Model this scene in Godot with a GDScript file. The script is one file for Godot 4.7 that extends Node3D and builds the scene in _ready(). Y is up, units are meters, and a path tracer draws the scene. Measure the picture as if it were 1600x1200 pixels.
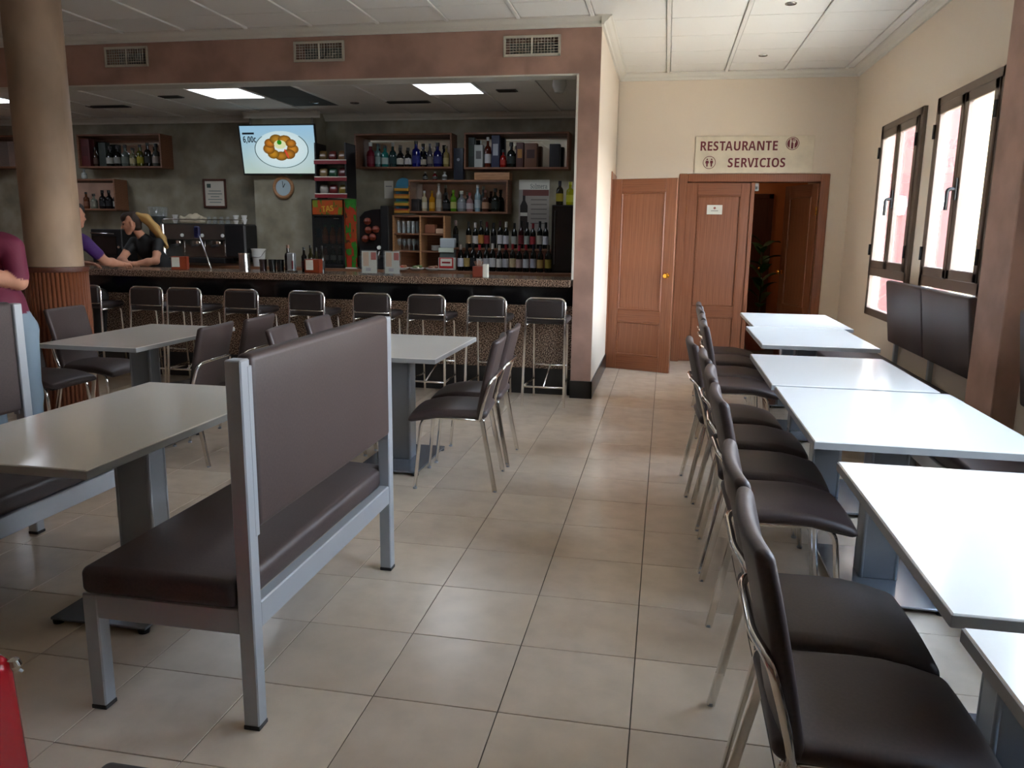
extends Node3D
# A bar-restaurant: window tables on the right, bar on the left, doors at the end of the aisle.

const XW := 1.945      # window wall
const XB := -0.61      # side wall of the aisle
const ZF := -7.0       # front of the bar wall
const ZB := -9.43      # end wall
const YC := 3.24       # ceiling
const XL := -9.0       # far left wall
const ZR := 3.2        # wall behind the camera

var M := {}
var cache := {}
var taken := {}
var rng := RandomNumberGenerator.new()
var cam: Camera3D

func _ready():
	rng.seed = 41
	setup_camera_and_light()
	make_materials()
	build_room()
	build_windows()
	build_outside()
	build_doors()
	build_bar_shell()
	build_floor_tiles()
	build_ceiling_panels()
	build_tables()
	build_chairs()
	build_benches()
	build_stools()
	build_bar_fittings()
	build_bottles()
	build_counter_items()
	build_people()
	build_extras()

func setup_camera_and_light():
	cam = Camera3D.new()
	cam.name = "camera"
	cam.position = Vector3(0, 1.4715, 0)
	cam.rotation = Vector3(-0.1900044, 0.18836902, 0.01345613)
	cam.fov = rad_to_deg(2.0 * atan(600.0 / 1228.585))
	cam.near = 0.05
	cam.far = 300.0
	add_child(cam)
	cam.current = true
	var we := WorldEnvironment.new()
	we.name = "world"
	var e := Environment.new()
	e.background_mode = Environment.BG_SKY
	var sm := ProceduralSkyMaterial.new()
	sm.sky_top_color = Color(0.70, 0.79, 0.90)
	sm.sky_horizon_color = Color(0.97, 0.97, 0.97)
	sm.sky_curve = 0.2
	sm.ground_bottom_color = Color(0.55, 0.52, 0.47)
	sm.ground_horizon_color = Color(0.75, 0.74, 0.72)
	sm.sky_energy_multiplier = 3.0
	sm.ground_energy_multiplier = 1.5
	sm.sun_angle_max = 2.0
	var sky := Sky.new()
	sky.sky_material = sm
	e.sky = sky
	e.tonemap_mode = Environment.TONE_MAPPER_LINEAR
	e.tonemap_exposure = 3.0
	e.sdfgi_enabled = true
	e.ssao_enabled = true
	e.ssil_enabled = true
	we.environment = e
	add_child(we)
	var sun := DirectionalLight3D.new()
	sun.name = "sun"
	sun.light_color = Color(1.0, 0.95, 0.86)
	sun.light_energy = 9.0
	sun.light_angular_distance = 0.6
	sun.shadow_enabled = true
	sun.look_at_from_position(Vector3.ZERO, Vector3(0.12, -0.80, 0.58), Vector3.UP)
	add_child(sun)

# ---------------------------------------------------------------- helpers
func numbered(called: String) -> String:
	if not taken.has(called):
		taken[called] = 0
		return called
	taken[called] += 1
	return "%s_%03d" % [called, taken[called]]

func thing(called, label, category, at := Vector3.ZERO, turn := 0.0, group := "") -> Node3D:
	var o := Node3D.new()
	o.name = numbered(called)
	add_child(o)
	o.position = at
	o.rotation.y = turn
	o.set_meta("label", label)
	o.set_meta("category", category)
	if group != "":
		o.set_meta("group", group)
	return o

func solo(called, mesh, mat, label, category, at := Vector3.ZERO, rot := Vector3.ZERO, group := "") -> MeshInstance3D:
	var o := MeshInstance3D.new()
	o.name = numbered(called)
	o.mesh = mesh
	o.material_override = mat
	add_child(o)
	o.position = at
	o.rotation = rot
	o.set_meta("label", label)
	o.set_meta("category", category)
	if group != "":
		o.set_meta("group", group)
	return o

func part(parent: Node3D, called, mesh, mat, at := Vector3.ZERO, rot := Vector3.ZERO) -> MeshInstance3D:
	var o := MeshInstance3D.new()
	o.name = called
	o.mesh = mesh
	o.material_override = mat
	parent.add_child(o, true)
	o.position = at
	o.rotation = rot
	return o

func struct(called, mesh, mat, label, category, at := Vector3.ZERO) -> MeshInstance3D:
	var o := solo(called, mesh, mat, label, category, at)
	o.set_meta("kind", "structure")
	return o

func copy(o: Node3D, called: String, label: String, at: Vector3, turn := 0.0) -> Node3D:
	var c: Node3D = o.duplicate()
	c.name = numbered(called)
	add_child(c)
	c.position = at
	c.rotation.y = turn
	c.set_meta("label", label)
	return c

func ordinal(n: int) -> String:
	return ["first", "second", "third", "fourth", "fifth", "sixth", "seventh", "eighth", "ninth", "tenth", "eleventh", "twelfth", "thirteenth", "fourteenth", "fifteenth", "sixteenth"][n]

func begin(smooth := false) -> SurfaceTool:
	var st := SurfaceTool.new()
	st.begin(Mesh.PRIMITIVE_TRIANGLES)
	st.set_smooth_group(0 if smooth else -1)
	return st

func finish(st: SurfaceTool) -> ArrayMesh:
	st.generate_normals()
	return st.commit()

func tri(st: SurfaceTool, a: Vector3, b: Vector3, c: Vector3, out: Vector3):
	if (b - a).cross(c - a).dot(out) > 0.0:
		st.add_vertex(a); st.add_vertex(c); st.add_vertex(b)
	else:
		st.add_vertex(a); st.add_vertex(b); st.add_vertex(c)

func quad(st: SurfaceTool, a: Vector3, b: Vector3, c: Vector3, d: Vector3, out: Vector3):
	tri(st, a, b, c, out)
	tri(st, a, c, d, out)

func add_box(st: SurfaceTool, at: Vector3, s: Vector3, b := 0.002, basis := Basis.IDENTITY):
	var h := s * 0.5
	b = minf(b, minf(h.x, minf(h.y, h.z)) * 0.9)
	var i := h - Vector3.ONE * b
	var sg := [-1.0, 1.0]
	for ax in 3:
		for sd in sg:
			var n := Vector3.ZERO
			n[ax] = sd
			var u := (ax + 1) % 3
			var v := (ax + 2) % 3
			var ps := []
			for k in [[-1, -1], [1, -1], [1, 1], [-1, 1]]:
				var p := Vector3.ZERO
				p[ax] = sd * h[ax]
				p[u] = k[0] * i[u]
				p[v] = k[1] * i[v]
				ps.append(at + basis * p)
			quad(st, ps[0], ps[1], ps[2], ps[3], basis * n)
	if b <= 0.0005:
		return
	for ax in 3:
		var u := (ax + 1) % 3
		var v := (ax + 2) % 3
		for su in sg:
			for sv in sg:
				var ps := []
				for k in [-1.0, 1.0]:
					var p := Vector3.ZERO
					p[ax] = k * i[ax]
					p[u] = su * h[u]
					p[v] = sv * i[v]
					var q := p
					q[u] = su * i[u]
					q[v] = sv * h[v]
					ps.append(at + basis * p)
					ps.append(at + basis * q)
				var o := Vector3.ZERO
				o[u] = su
				o[v] = sv
				quad(st, ps[0], ps[1], ps[3], ps[2], basis * o)
	for sx in sg:
		for sy in sg:
			for sz in sg:
				var o := Vector3(sx, sy, sz)
				tri(st, at + basis * (o * Vector3(h.x, i.y, i.z)), at + basis * (o * Vector3(i.x, h.y, i.z)), at + basis * (o * Vector3(i.x, i.y, h.z)), basis * o)

func box(x: float, y: float, z: float, b := 0.002) -> ArrayMesh:
	var key := "b%.4f_%.4f_%.4f_%.4f" % [x, y, z, b]
	if not cache.has(key):
		var st := begin()
		add_box(st, Vector3.ZERO, Vector3(x, y, z), b)
		cache[key] = finish(st)
	return cache[key]

func boxes(list: Array, b := 0.002) -> ArrayMesh:      # [[centre, size], ...] of one part
	var st := begin()
	for l in list:
		add_box(st, l[0], l[1], b)
	return finish(st)

func span(x0, x1, y0, y1, z0, z1) -> Array:             # a box given by its limits
	return [Vector3((x0 + x1) * 0.5, (y0 + y1) * 0.5, (z0 + z1) * 0.5), Vector3(absf(x1 - x0), absf(y1 - y0), absf(z1 - z0))]

# rounded cushion; bend(p) may move each point
func pad(s: Vector3, r: float, mid := 4, bend = null) -> ArrayMesh:
	var h := s * 0.5
	var marks := []
	for ax in 3:
		var rr := minf(r, h[ax])
		var l := []
		for k in [0.0, 0.3, 0.65, 1.0]:
			l.append(-h[ax] + rr * k)
		for k in range(1, mid):
			l.append(-h[ax] + rr + (2.0 * (h[ax] - rr)) * k / mid)
		for k in [1.0, 0.65, 0.3, 0.0]:
			l.append(h[ax] - rr * k)
		marks.append(l)
	var st := begin(true)
	for ax in 3:
		var u := (ax + 1) % 3
		var v := (ax + 2) % 3
		for sd in [-1.0, 1.0]:
			var n := Vector3.ZERO
			n[ax] = sd
			var nu: int = marks[u].size()
			var nv: int = marks[v].size()
			var g := []
			for a in nu:
				for b in nv:
					var q := Vector3.ZERO
					q[ax] = sd * h[ax]
					q[u] = marks[u][a]
					q[v] = marks[v][b]
					var inn := Vector3.ZERO
					var rad := Vector3.ZERO
					for k in 3:
						var rr := minf(r, h[k])
						rad[k] = rr
						inn[k] = clampf(q[k], -(h[k] - rr), h[k] - rr)
					var d := (q - inn) / rad
					d = d.normalized()
					var p := inn + d * rad
					if bend != null:
						p = bend.call(p)
					g.append(p)
			for a in nu - 1:
				for b in nv - 1:
					var p0: Vector3 = g[a * nv + b]
					var p1: Vector3 = g[(a + 1) * nv + b]
					var p2: Vector3 = g[(a + 1) * nv + b + 1]
					var p3: Vector3 = g[a * nv + b + 1]
					if sd > 0.0:
						st.add_vertex(p0); st.add_vertex(p2); st.add_vertex(p1)
						st.add_vertex(p0); st.add_vertex(p3); st.add_vertex(p2)
					else:
						st.add_vertex(p0); st.add_vertex(p1); st.add_vertex(p2)
						st.add_vertex(p0); st.add_vertex(p2); st.add_vertex(p3)
	return finish(st)

func fillet(pts: Array, r: float, n := 5) -> Array:
	var out := [pts[0]]
	for i in range(1, pts.size() - 1):
		var a: Vector3 = (pts[i - 1] - pts[i])
		var b: Vector3 = (pts[i + 1] - pts[i])
		var rr := minf(r, minf(a.length(), b.length()) * 0.49)
		var p0: Vector3 = pts[i] + a.normalized() * rr
		var p1: Vector3 = pts[i] + b.normalized() * rr
		for k in n + 1:
			var t := float(k) / n
			out.append(p0.lerp(pts[i], t).lerp(pts[i].lerp(p1, t), t))
	out.append(pts[-1])
	return out

func add_tube(st: SurfaceTool, pts: Array, r, seg := 8, squash := 1.0):
	var rings := []
	var up := Vector3.UP
	var d0: Vector3 = (pts[1] - pts[0]).normalized()
	if absf(d0.dot(up)) > 0.9:
		up = Vector3(1, 0, 0)
	for i in pts.size():
		var d: Vector3 = d0
		if i > 0 and i < pts.size() - 1:
			d = ((pts[i + 1] - pts[i]).normalized() + (pts[i] - pts[i - 1]).normalized()).normalized()
		elif i == pts.size() - 1:
			d = (pts[i] - pts[i - 1]).normalized()
		up = (up - d * up.dot(d)).normalized()
		var side := d.cross(up)
		var rad: float = r if typeof(r) == TYPE_FLOAT else r[i]
		var ring := []
		for k in seg:
			var a := TAU * k / seg
			ring.append(pts[i] + (up * cos(a) + side * sin(a) * squash) * rad)
		rings.append(ring)
	for i in rings.size() - 1:
		for k in seg:
			var k2 := (k + 1) % seg
			var c: Vector3 = (pts[i] + pts[i + 1]) * 0.5
			var o: Vector3 = (rings[i][k] + rings[i + 1][k2]) * 0.5 - c
			quad(st, rings[i][k], rings[i + 1][k], rings[i + 1][k2], rings[i][k2], o)
	for e in [[0, pts[0] - pts[1]], [rings.size() - 1, pts[-1] - pts[-2]]]:
		for k in range(1, seg - 1):
			tri(st, rings[e[0]][0], rings[e[0]][k], rings[e[0]][k + 1], e[1])

func tube(pts: Array, r, seg := 8, squash := 1.0) -> ArrayMesh:
	var st := begin(true)
	add_tube(st, pts, r, seg, squash)
	return finish(st)

func add_lathe(st: SurfaceTool, prof: Array, seg := 14, at := Vector3.ZERO):
	for i in prof.size() - 1:
		var a: Vector2 = prof[i]
		var b: Vector2 = prof[i + 1]
		var nrm := Vector2(b.y - a.y, a.x - b.x)
		for k in seg:
			var t0 := TAU * k / seg
			var t1 := TAU * (k + 1) / seg
			var p := func(q: Vector2, t: float) -> Vector3: return at + Vector3(q.x * cos(t), q.y, q.x * sin(t))
			var tm := (t0 + t1) * 0.5
			var o := Vector3(nrm.x * cos(tm), nrm.y, nrm.x * sin(tm))
			if a.x > 1e-5:
				tri(st, p.call(a, t0), p.call(a, t1), p.call(b, t1), o)
			if b.x > 1e-5:
				tri(st, p.call(a, t0), p.call(b, t1), p.call(b, t0), o)

func lathe(prof: Array, seg := 14, key := "") -> ArrayMesh:
	if key != "" and cache.has(key):
		return cache[key]
	var st := begin(true)
	# each straight run of the profile gets a smooth group of its own where it turns sharply
	var run := 0
	for i in prof.size() - 1:
		if i > 0:
			var d0: Vector2 = (prof[i] - prof[i - 1]).normalized()
			var d1: Vector2 = (prof[i + 1] - prof[i]).normalized()
			if d0.dot(d1) < 0.75:
				run += 1
		st.set_smooth_group(run)
		add_lathe(st, [prof[i], prof[i + 1]], seg)
	var m := finish(st)
	if key != "":
		cache[key] = m
	return m

# flat outline in x/y pushed along z
func extrude(poly: PackedVector2Array, depth: float) -> ArrayMesh:
	var st := begin()
	var ids := Geometry2D.triangulate_polygon(poly)
	for z in [[-depth * 0.5, Vector3(0, 0, -1)], [depth * 0.5, Vector3(0, 0, 1)]]:
		for i in range(0, ids.size(), 3):
			var p := []
			for k in 3:
				p.append(Vector3(poly[ids[i + k]].x, poly[ids[i + k]].y, z[0]))
			tri(st, p[0], p[1], p[2], z[1])
	var area := 0.0
	for i in poly.size():
		area += poly[i].cross(poly[(i + 1) % poly.size()])
	for i in poly.size():
		var a := poly[i]
		var b := poly[(i + 1) % poly.size()]
		var n := Vector3(b.y - a.y, a.x - b.x, 0) * signf(area)
		quad(st, Vector3(a.x, a.y, -depth * 0.5), Vector3(b.x, b.y, -depth * 0.5), Vector3(b.x, b.y, depth * 0.5), Vector3(a.x, a.y, depth * 0.5), n)
	return finish(st)

func text(words: String, size: float, depth := 0.004, bold := true, face := "Droid Sans") -> TextMesh:
	var f := SystemFont.new()
	f.font_names = PackedStringArray([face])
	f.font_weight = 700 if bold else 400
	var t := TextMesh.new()
	t.text = words
	t.font = f
	t.font_size = 32
	t.pixel_size = size / 32.0
	t.depth = depth
	t.curve_step = 1.0
	return t

# ---------------------------------------------------------------- materials
func tex(seed_: int, freq: float, oct: int, stops: Array, size := 256, kind := FastNoiseLite.TYPE_SIMPLEX_SMOOTH) -> ImageTexture:
	var n := FastNoiseLite.new()
	n.seed = seed_
	n.noise_type = kind
	n.frequency = freq
	n.fractal_octaves = oct
	var src := n.get_seamless_image(size, size)
	src.convert(Image.FORMAT_RGBA8)
	var out := Image.create(size, size, false, Image.FORMAT_RGBA8)
	for y in size:
		for x in size:
			var v := src.get_pixel(x, y).r
			var c: Color = stops[-1][1]
			for k in stops.size() - 1:
				if v <= stops[k + 1][0]:
					var t := clampf((v - stops[k][0]) / maxf(stops[k + 1][0] - stops[k][0], 0.001), 0.0, 1.0)
					c = stops[k][1].lerp(stops[k + 1][1], t)
					break
			out.set_pixel(x, y, c)
	return ImageTexture.create_from_image(out)

func mat(called: String, c: Color, rough := 0.6, metal := 0.0, t: Texture2D = null, scale := Vector3.ONE, world := true) -> StandardMaterial3D:
	var m := StandardMaterial3D.new()
	m.resource_name = called
	m.albedo_color = c
	m.roughness = rough
	m.metallic = metal
	if t:
		m.albedo_texture = t
		m.uv1_triplanar = true
		m.uv1_world_triplanar = world
		m.uv1_scale = scale
	M[called] = m
	return m

func g(v: float) -> Color:
	return Color(v, v, v)

func make_materials():
	var mottled := tex(3, 0.012, 4, [[0.0, g(0.93)], [0.5, g(0.97)], [1.0, g(1.0)]])
	var blotch := tex(5, 0.014, 5, [[0.2, Color(0.87, 0.86, 0.85)], [0.5, Color(0.94, 0.93, 0.92)], [0.8, Color(1.0, 0.99, 0.98)]])
	var stucco := tex(8, 0.016, 4, [[0.1, Color(0.80, 0.79, 0.77)], [0.45, Color(0.91, 0.90, 0.87)], [0.8, Color(1, 1, 1)]])
	var speck := tex(12, 0.09, 3, [[0.25, Color(0.12, 0.10, 0.09)], [0.42, Color(0.33, 0.25, 0.20)], [0.55, Color(0.54, 0.43, 0.35)], [0.72, Color(0.72, 0.62, 0.53)]])
	var grain := tex(15, 0.02, 4, [[0.1, Color(0.86, 0.83, 0.80)], [0.5, Color(0.95, 0.94, 0.92)], [0.8, Color(1, 1, 1)]])
	var leather := tex(19, 0.05, 3, [[0.1, g(0.88)], [0.9, g(1.0)]])
	for k in 5:
		var v: float = [0.0, 0.012, -0.014, 0.02, -0.006][k]
		mat("floor_tile_%d" % k, Color(0.86 + v, 0.785 + v, 0.695 + v * 0.8), 0.24, 0.0, mottled, Vector3(1.1, 1.1, 1.1) * (1.0 + 0.13 * k))
	mat("grout", Color(0.33, 0.29, 0.25), 0.9)
	mat("ceiling_white", Color(0.92, 0.91, 0.88), 0.85)
	mat("panel_white", Color(0.93, 0.92, 0.89), 0.85)
	mat("rail_white", Color(0.92, 0.91, 0.88), 0.5)
	mat("panel_grey", Color(0.30, 0.31, 0.29), 0.8)
	mat("wall_cream", Color(0.885, 0.825, 0.745), 0.8)
	mat("wall_pink", Color(0.72, 0.575, 0.51), 0.62, 0.0, blotch, Vector3(0.55, 0.55, 0.55))
	mat("wall_bar", Color(0.62, 0.60, 0.53), 0.75, 0.0, stucco, Vector3(0.6, 0.6, 0.6))
	mat("column_stucco", Color(0.70, 0.60, 0.50), 0.6, 0.0, blotch, Vector3(0.8, 0.35, 0.8))
	mat("trim_white", Color(0.86, 0.84, 0.79), 0.5)
	mat("door_wood", Color(0.565, 0.35, 0.235), 0.36, 0.0, grain, Vector3(14, 0.35, 14), false)
	mat("rail_wood", Color(0.55, 0.335, 0.22), 0.36, 0.0, grain, Vector3(0.35, 14, 14), false)
	mat("dark_wood", Color(0.36, 0.19, 0.13), 0.5, 0.0, grain, Vector3(9, 0.7, 9), false)
	mat("shelf_wood", Color(0.50, 0.34, 0.24), 0.5, 0.0, grain, Vector3(1.0, 9, 9), false)
	mat("pale_wood", Color(0.70, 0.52, 0.36), 0.55, 0.0, grain, Vector3(1.0, 9, 9), false)
	mat("slat_wood", Color(0.53, 0.31, 0.20), 0.42, 0.0, grain, Vector3(9, 0.7, 9), false)
	mat("brown_leather", Color(0.275, 0.22, 0.208), 0.46, 0.0, leather, Vector3(6, 6, 6), false)
	mat("dark_leather", Color(0.215, 0.18, 0.17), 0.46, 0.0, leather, Vector3(6, 6, 6), false)
	mat("grey_steel", Color(0.66, 0.675, 0.69), 0.34, 0.35)
	mat("plate_steel", Color(0.56, 0.58, 0.61), 0.16, 0.6)
	mat("pedestal_steel", Color(0.60, 0.62, 0.64), 0.32, 0.5)
	mat("chrome", Color(0.90, 0.89, 0.87), 0.10, 1.0)
	mat("steel", Color(0.72, 0.72, 0.72), 0.24, 1.0)
	mat("brass", Color(0.88, 0.66, 0.26), 0.2, 1.0)
	mat("black_plastic", Color(0.09, 0.09, 0.095), 0.45)
	mat("table_white", Color(0.94, 0.93, 0.90), 0.17, 0.0)
	mat("table_edge", Color(0.66, 0.66, 0.65), 0.4, 0.1)
	mat("granite", Color(1, 1, 1), 0.18, 0.0, speck, Vector3(3.2, 3.2, 3.2))
	mat("black_gloss", Color(0.075, 0.07, 0.07), 0.16)
	mat("black_stone", Color(0.13, 0.115, 0.105), 0.3)
	mat("window_brown", Color(0.44, 0.38, 0.335), 0.42, 0.2)
	mat("vent_metal", Color(0.78, 0.75, 0.68), 0.5)
	mat("vent_dark", Color(0.16, 0.15, 0.14), 0.8)
	mat("duct_metal", Color(0.60, 0.60, 0.58), 0.5, 0.3)
	mat("mirror", Color(0.86, 0.87, 0.86), 0.03, 1.0)
	mat("paper", Color(0.86, 0.85, 0.80), 0.8)
	mat("white_ceramic", Color(0.88, 0.88, 0.86), 0.25)
	mat("white_cloth", Color(0.80, 0.76, 0.66), 0.9)
	mat("ink_maroon", Color(0.44, 0.15, 0.18), 0.6)
	mat("sign_board", Color(0.90, 0.85, 0.75), 0.45, 0.0, mottled, Vector3(1.3, 1.3, 1.3))
	mat("red_plastic", Color(0.56, 0.05, 0.09), 0.22)
	mat("red_metal", Color(0.48, 0.12, 0.15), 0.4)
	mat("pink_render", Color(0.44, 0.285, 0.27), 0.9, 0.0, mottled, Vector3(0.3, 0.3, 0.3))
	mat("yellow_render", Color(0.90, 0.80, 0.58), 0.9)
	mat("orange_wall", Color(0.80, 0.50, 0.30), 0.8, 0.0, mottled, Vector3(0.5, 0.5, 0.5))
	mat("pavement", Color(0.66, 0.63, 0.58), 0.9, 0.0, mottled, Vector3(0.3, 0.3, 0.3))
	mat("asphalt", Color(0.42, 0.41, 0.40), 0.9, 0.0, mottled, Vector3(0.4, 0.4, 0.4))
	mat("leaf", Color(0.16, 0.33, 0.12), 0.5)
	mat("terracotta", Color(0.62, 0.33, 0.22), 0.8)
	mat("hair_blonde", Color(0.66, 0.50, 0.28), 0.55)
	mat("body", Color(1, 1, 1), 0.7)
	M["body"].vertex_color_use_as_albedo = true
	var gl := mat("pane_glass", Color(0.45, 0.50, 0.50, 0.035), 0.02)
	gl.transparency = BaseMaterial3D.TRANSPARENCY_ALPHA
	var cl := mat("clear_glass", Color(0.66, 0.72, 0.72, 0.16), 0.03)
	cl.transparency = BaseMaterial3D.TRANSPARENCY_ALPHA
	var dg := mat("fridge_glass", Color(0.16, 0.18, 0.18, 0.45), 0.05)
	dg.transparency = BaseMaterial3D.TRANSPARENCY_ALPHA
	var led := mat("led_panel", Color(0.95, 0.95, 0.98), 0.6)
	led.emission_enabled = true
	led.emission = Color(0.92, 0.95, 1.0)
	led.emission_energy_multiplier = 1.8

	var lg := mat("lamp_glow", Color(0.95, 0.93, 0.88), 0.6)
	lg.emission_enabled = true
	lg.emission = Color(1.0, 0.88, 0.7)
	lg.emission_energy_multiplier = 0.4

func colour(c: Color, rough := 0.4, metal := 0.0) -> StandardMaterial3D:
	var key := "c%s_%.2f_%.2f" % [c.to_html(), rough, metal]
	if not M.has(key):
		mat(key, c, rough, metal)
	return M[key]

# ---------------------------------------------------------------- the room
const WIN := [[-8.12, -6.9], [-6.56, -5.34], [-4.25, -3.03], [-2.67, -1.45]]
const WY0 := 0.76
const WY1 := 2.475
const WT := [2.475, 2.475, 2.475, 2.475]
const TILE := 0.41

func build_room():
	# floor slab with the joints' colour; the tiles lie on it
	var fl := struct("floor", boxes([span(XL - 0.2, 2.065, -0.14, -0.0035, ZB - 3.0, ZR + 0.2)], 0.0), M.grout, "cream square tiled floor of the whole room", "floor")
	fl.set_meta("label", "cream square tiled floor of the whole room")
	struct("ceiling", boxes([span(XL - 0.2, 2.065, YC + 0.02, YC + 0.18, ZB - 3.0, ZR + 0.2)], 0.0), M.ceiling_white, "white suspended panel ceiling over tables and aisle", "ceiling")
	# window wall
	var l := []
	for lay in [[XW, XW + 0.02, 0.0], [XW + 0.02, XW + 0.12, 0.165]]:     # the opening widens outwards
		var e: float = lay[2]
		var z0 := ZB - 3.0
		l.append(span(lay[0], lay[1], -0.1, WY0 - e * 0.3, ZB - 3.0, ZR + 0.2))
		for i in WIN.size():
			var w = WIN[i]
			l.append(span(lay[0], lay[1], WY0 - e * 0.3, YC + 0.1, z0, w[0] - e))
			l.append(span(lay[0], lay[1], WT[i] + e * 0.3, YC + 0.1, w[0] - e, w[1] + e))
			z0 = w[1] + e
		l.append(span(lay[0], lay[1], WY0 - e * 0.3, YC + 0.1, z0, ZR + 0.2))
	struct("wall_right", boxes(l, 0.0), M.wall_cream, "cream wall with the brown framed windows", "wall")
	var sh := 0
	for z in [-4.9, -0.95]:
		var p := struct("pillar", boxes([span(1.82, XW + 0.02, -0.0, YC + 0.03, z - 0.2, z + 0.2)], 0.006), M.wall_pink, ["pinkish brown stucco pillar between the windows at the right edge", "pinkish brown stucco pillar beside the camera"][sh], "pillar")
		p.set_meta("group", "pillars on the window wall")
		sh += 1
	# end wall with the opening for the double door
	struct("wall_end", boxes([span(XB - 0.17, 0.19, -0.1, YC + 0.1, ZB, ZB - 0.15), span(1.655, XW, -0.1, YC + 0.1, ZB, ZB - 0.15), span(0.19, 1.655, 2.085, YC + 0.1, ZB, ZB - 0.15)], 0.0), M.wall_cream, "cream end wall above and beside the double door", "wall")
	# side wall of the aisle, with its doorway
	struct("wall_side", boxes([span(XB - 0.17, XB, -0.1, YC + 0.1, ZF - 0.19, -8.74), span(XB - 0.17, XB, 2.085, YC + 0.1, -8.74, ZB - 0.02), span(XB - 0.17, XB, -0.1, YC + 0.1, -9.39, ZB - 0.02), span(XB - 0.004, XB, 0.0, YC + 0.1, ZF - 0.002, ZF - 0.19)], 0.0), M.wall_cream, "cream side wall of the aisle next to the open door", "wall")
	# bar wall: header and pier
	struct("wall_bar", boxes(header_boxes(), 0.0), M.wall_pink, "pinkish brown stucco wall framing the bar opening", "wall")
	struct("trim_1", boxes([span(XL, -0.795, 2.788, 2.802, ZF + 0.004, ZF - 0.19), span(-0.812, -0.793, 1.07, 2.802, ZF + 0.004, ZF - 0.19)], 0.001), M.trim_white, "white edge trim around the bar opening", "trim")
	# left wall and the wall behind the camera
	struct("wall_left", boxes([span(XL - 0.2, XL, -0.1, YC + 0.1, ZB - 3.0, ZR + 0.2)], 0.0), M.wall_pink, "pinkish brown wall at the far left", "wall")
	struct("wall_rear", boxes([span(XL - 0.2, 2.065, -0.1, YC + 0.1, ZR, ZR + 0.2)], 0.0), M.wall_pink, "pinkish brown wall behind the camera", "wall")
	# bar room shell
	struct("wall_bar_back", boxes([span(XL - 0.2, XB - 0.17, -0.1, 3.0, -9.45, -9.6), span(-4.995, -4.17, 0.0, 2.9, -9.14, -9.46)], 0.004), M.wall_bar, "mottled grey olive wall behind the bar shelves", "wall")
	struct("ceiling_bar", boxes([span(XL - 0.2, XB - 0.17, 2.87, 2.99, ZF - 0.1, -9.6)], 0.0), M.ceiling_white, "lower white panel ceiling over the bar", "ceiling")
	struct("wall_bar_side", boxes([span(-0.80, XB - 0.17, -0.1, 3.0, ZF - 0.19, -8.74)], 0.0), M.wall_bar, "short grey wall at the right end of the bar", "wall")
	# cornices
	var cor := PackedVector2Array([Vector2(0, 0), Vector2(0.02, 0), Vector2(0.028, 0.02), Vector2(0.05, 0.035), Vector2(0.07, 0.06), Vector2(0.085, 0.066), Vector2(0.085, 0.085), Vector2(0, 0.085)])
	cornice("trim_2", cor, Vector3(XL, YC - 0.075, ZF), Vector3(XB + 0.01, YC - 0.075, ZF), Vector3(0, 0, 1), "white moulded cornice above the bar header")
	cornice("trim_3", cor, Vector3(XB, YC - 0.075, ZF), Vector3(XB, YC - 0.075, ZB), Vector3(1, 0, 0), "white moulded cornice along the aisle side wall", 0.08)
	cornice("trim_4", cor, Vector3(XB, YC - 0.075, ZB), Vector3(XW, YC - 0.075, ZB), Vector3(0, 0, 1), "white moulded cornice above the double door")
	cornice("trim_5", cor, Vector3(XW, YC - 0.075, ZB), Vector3(XW, YC - 0.075, ZR), Vector3(-1, 0, 0), "white moulded cornice above the windows")
	cornice("trim_6", cor, Vector3(XL, 2.78, -9.45), Vector3(-4.995, 2.78, -9.45), Vector3(0, 0, 1), "white cornice over the left bar shelves")
	cornice("trim_7", cor, Vector3(-5.07, 2.78, -9.14), Vector3(-4.10, 2.78, -9.14), Vector3(0, 0, 1), "white cornice over the television")
	cornice("trim_8", cor, Vector3(-4.17, 2.78, -9.45), Vector3(-0.97, 2.78, -9.45), Vector3(0, 0, 1), "white cornice over the right bar shelves")
	# dark skirting
	struct("baseboard_bar", boxes([span(-0.80, XB + 0.012, 0.0, 0.16, ZF + 0.012, ZF - 0.1), span(XB - 0.01, XB + 0.012, 0.0, 0.16, ZF + 0.012, -8.70)], 0.003), M.black_stone, "black stone skirting round the foot of the pier", "skirting")

const VENTS := [[-5.06, 3.045, 0.456, 0.18], [-3.13, 3.04, 0.483, 0.175], [-1.20, 3.031, 0.493, 0.17]]

func header_boxes() -> Array:
	# the header wall with an opening behind each air vent
	var l := [span(-0.795, XB - 0.004, -0.1, 2.81, ZF, ZF - 0.19)]
	var x0 := XL - 0.2
	for q in VENTS:
		var a: float = q[0] - q[2] * 0.5 + 0.015
		var b: float = q[0] + q[2] * 0.5 - 0.015
		l.append(span(x0, a, 2.80, YC + 0.1, ZF, ZF - 0.19))
		l.append(span(a, b, 2.80, q[1] - q[3] * 0.5 + 0.015, ZF, ZF - 0.19))
		l.append(span(a, b, q[1] + q[3] * 0.5 - 0.015, YC + 0.1, ZF, ZF - 0.19))
		x0 = b
	l.append(span(x0, XB - 0.004, 2.80, YC + 0.1, ZF, ZF - 0.19))
	return l

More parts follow.
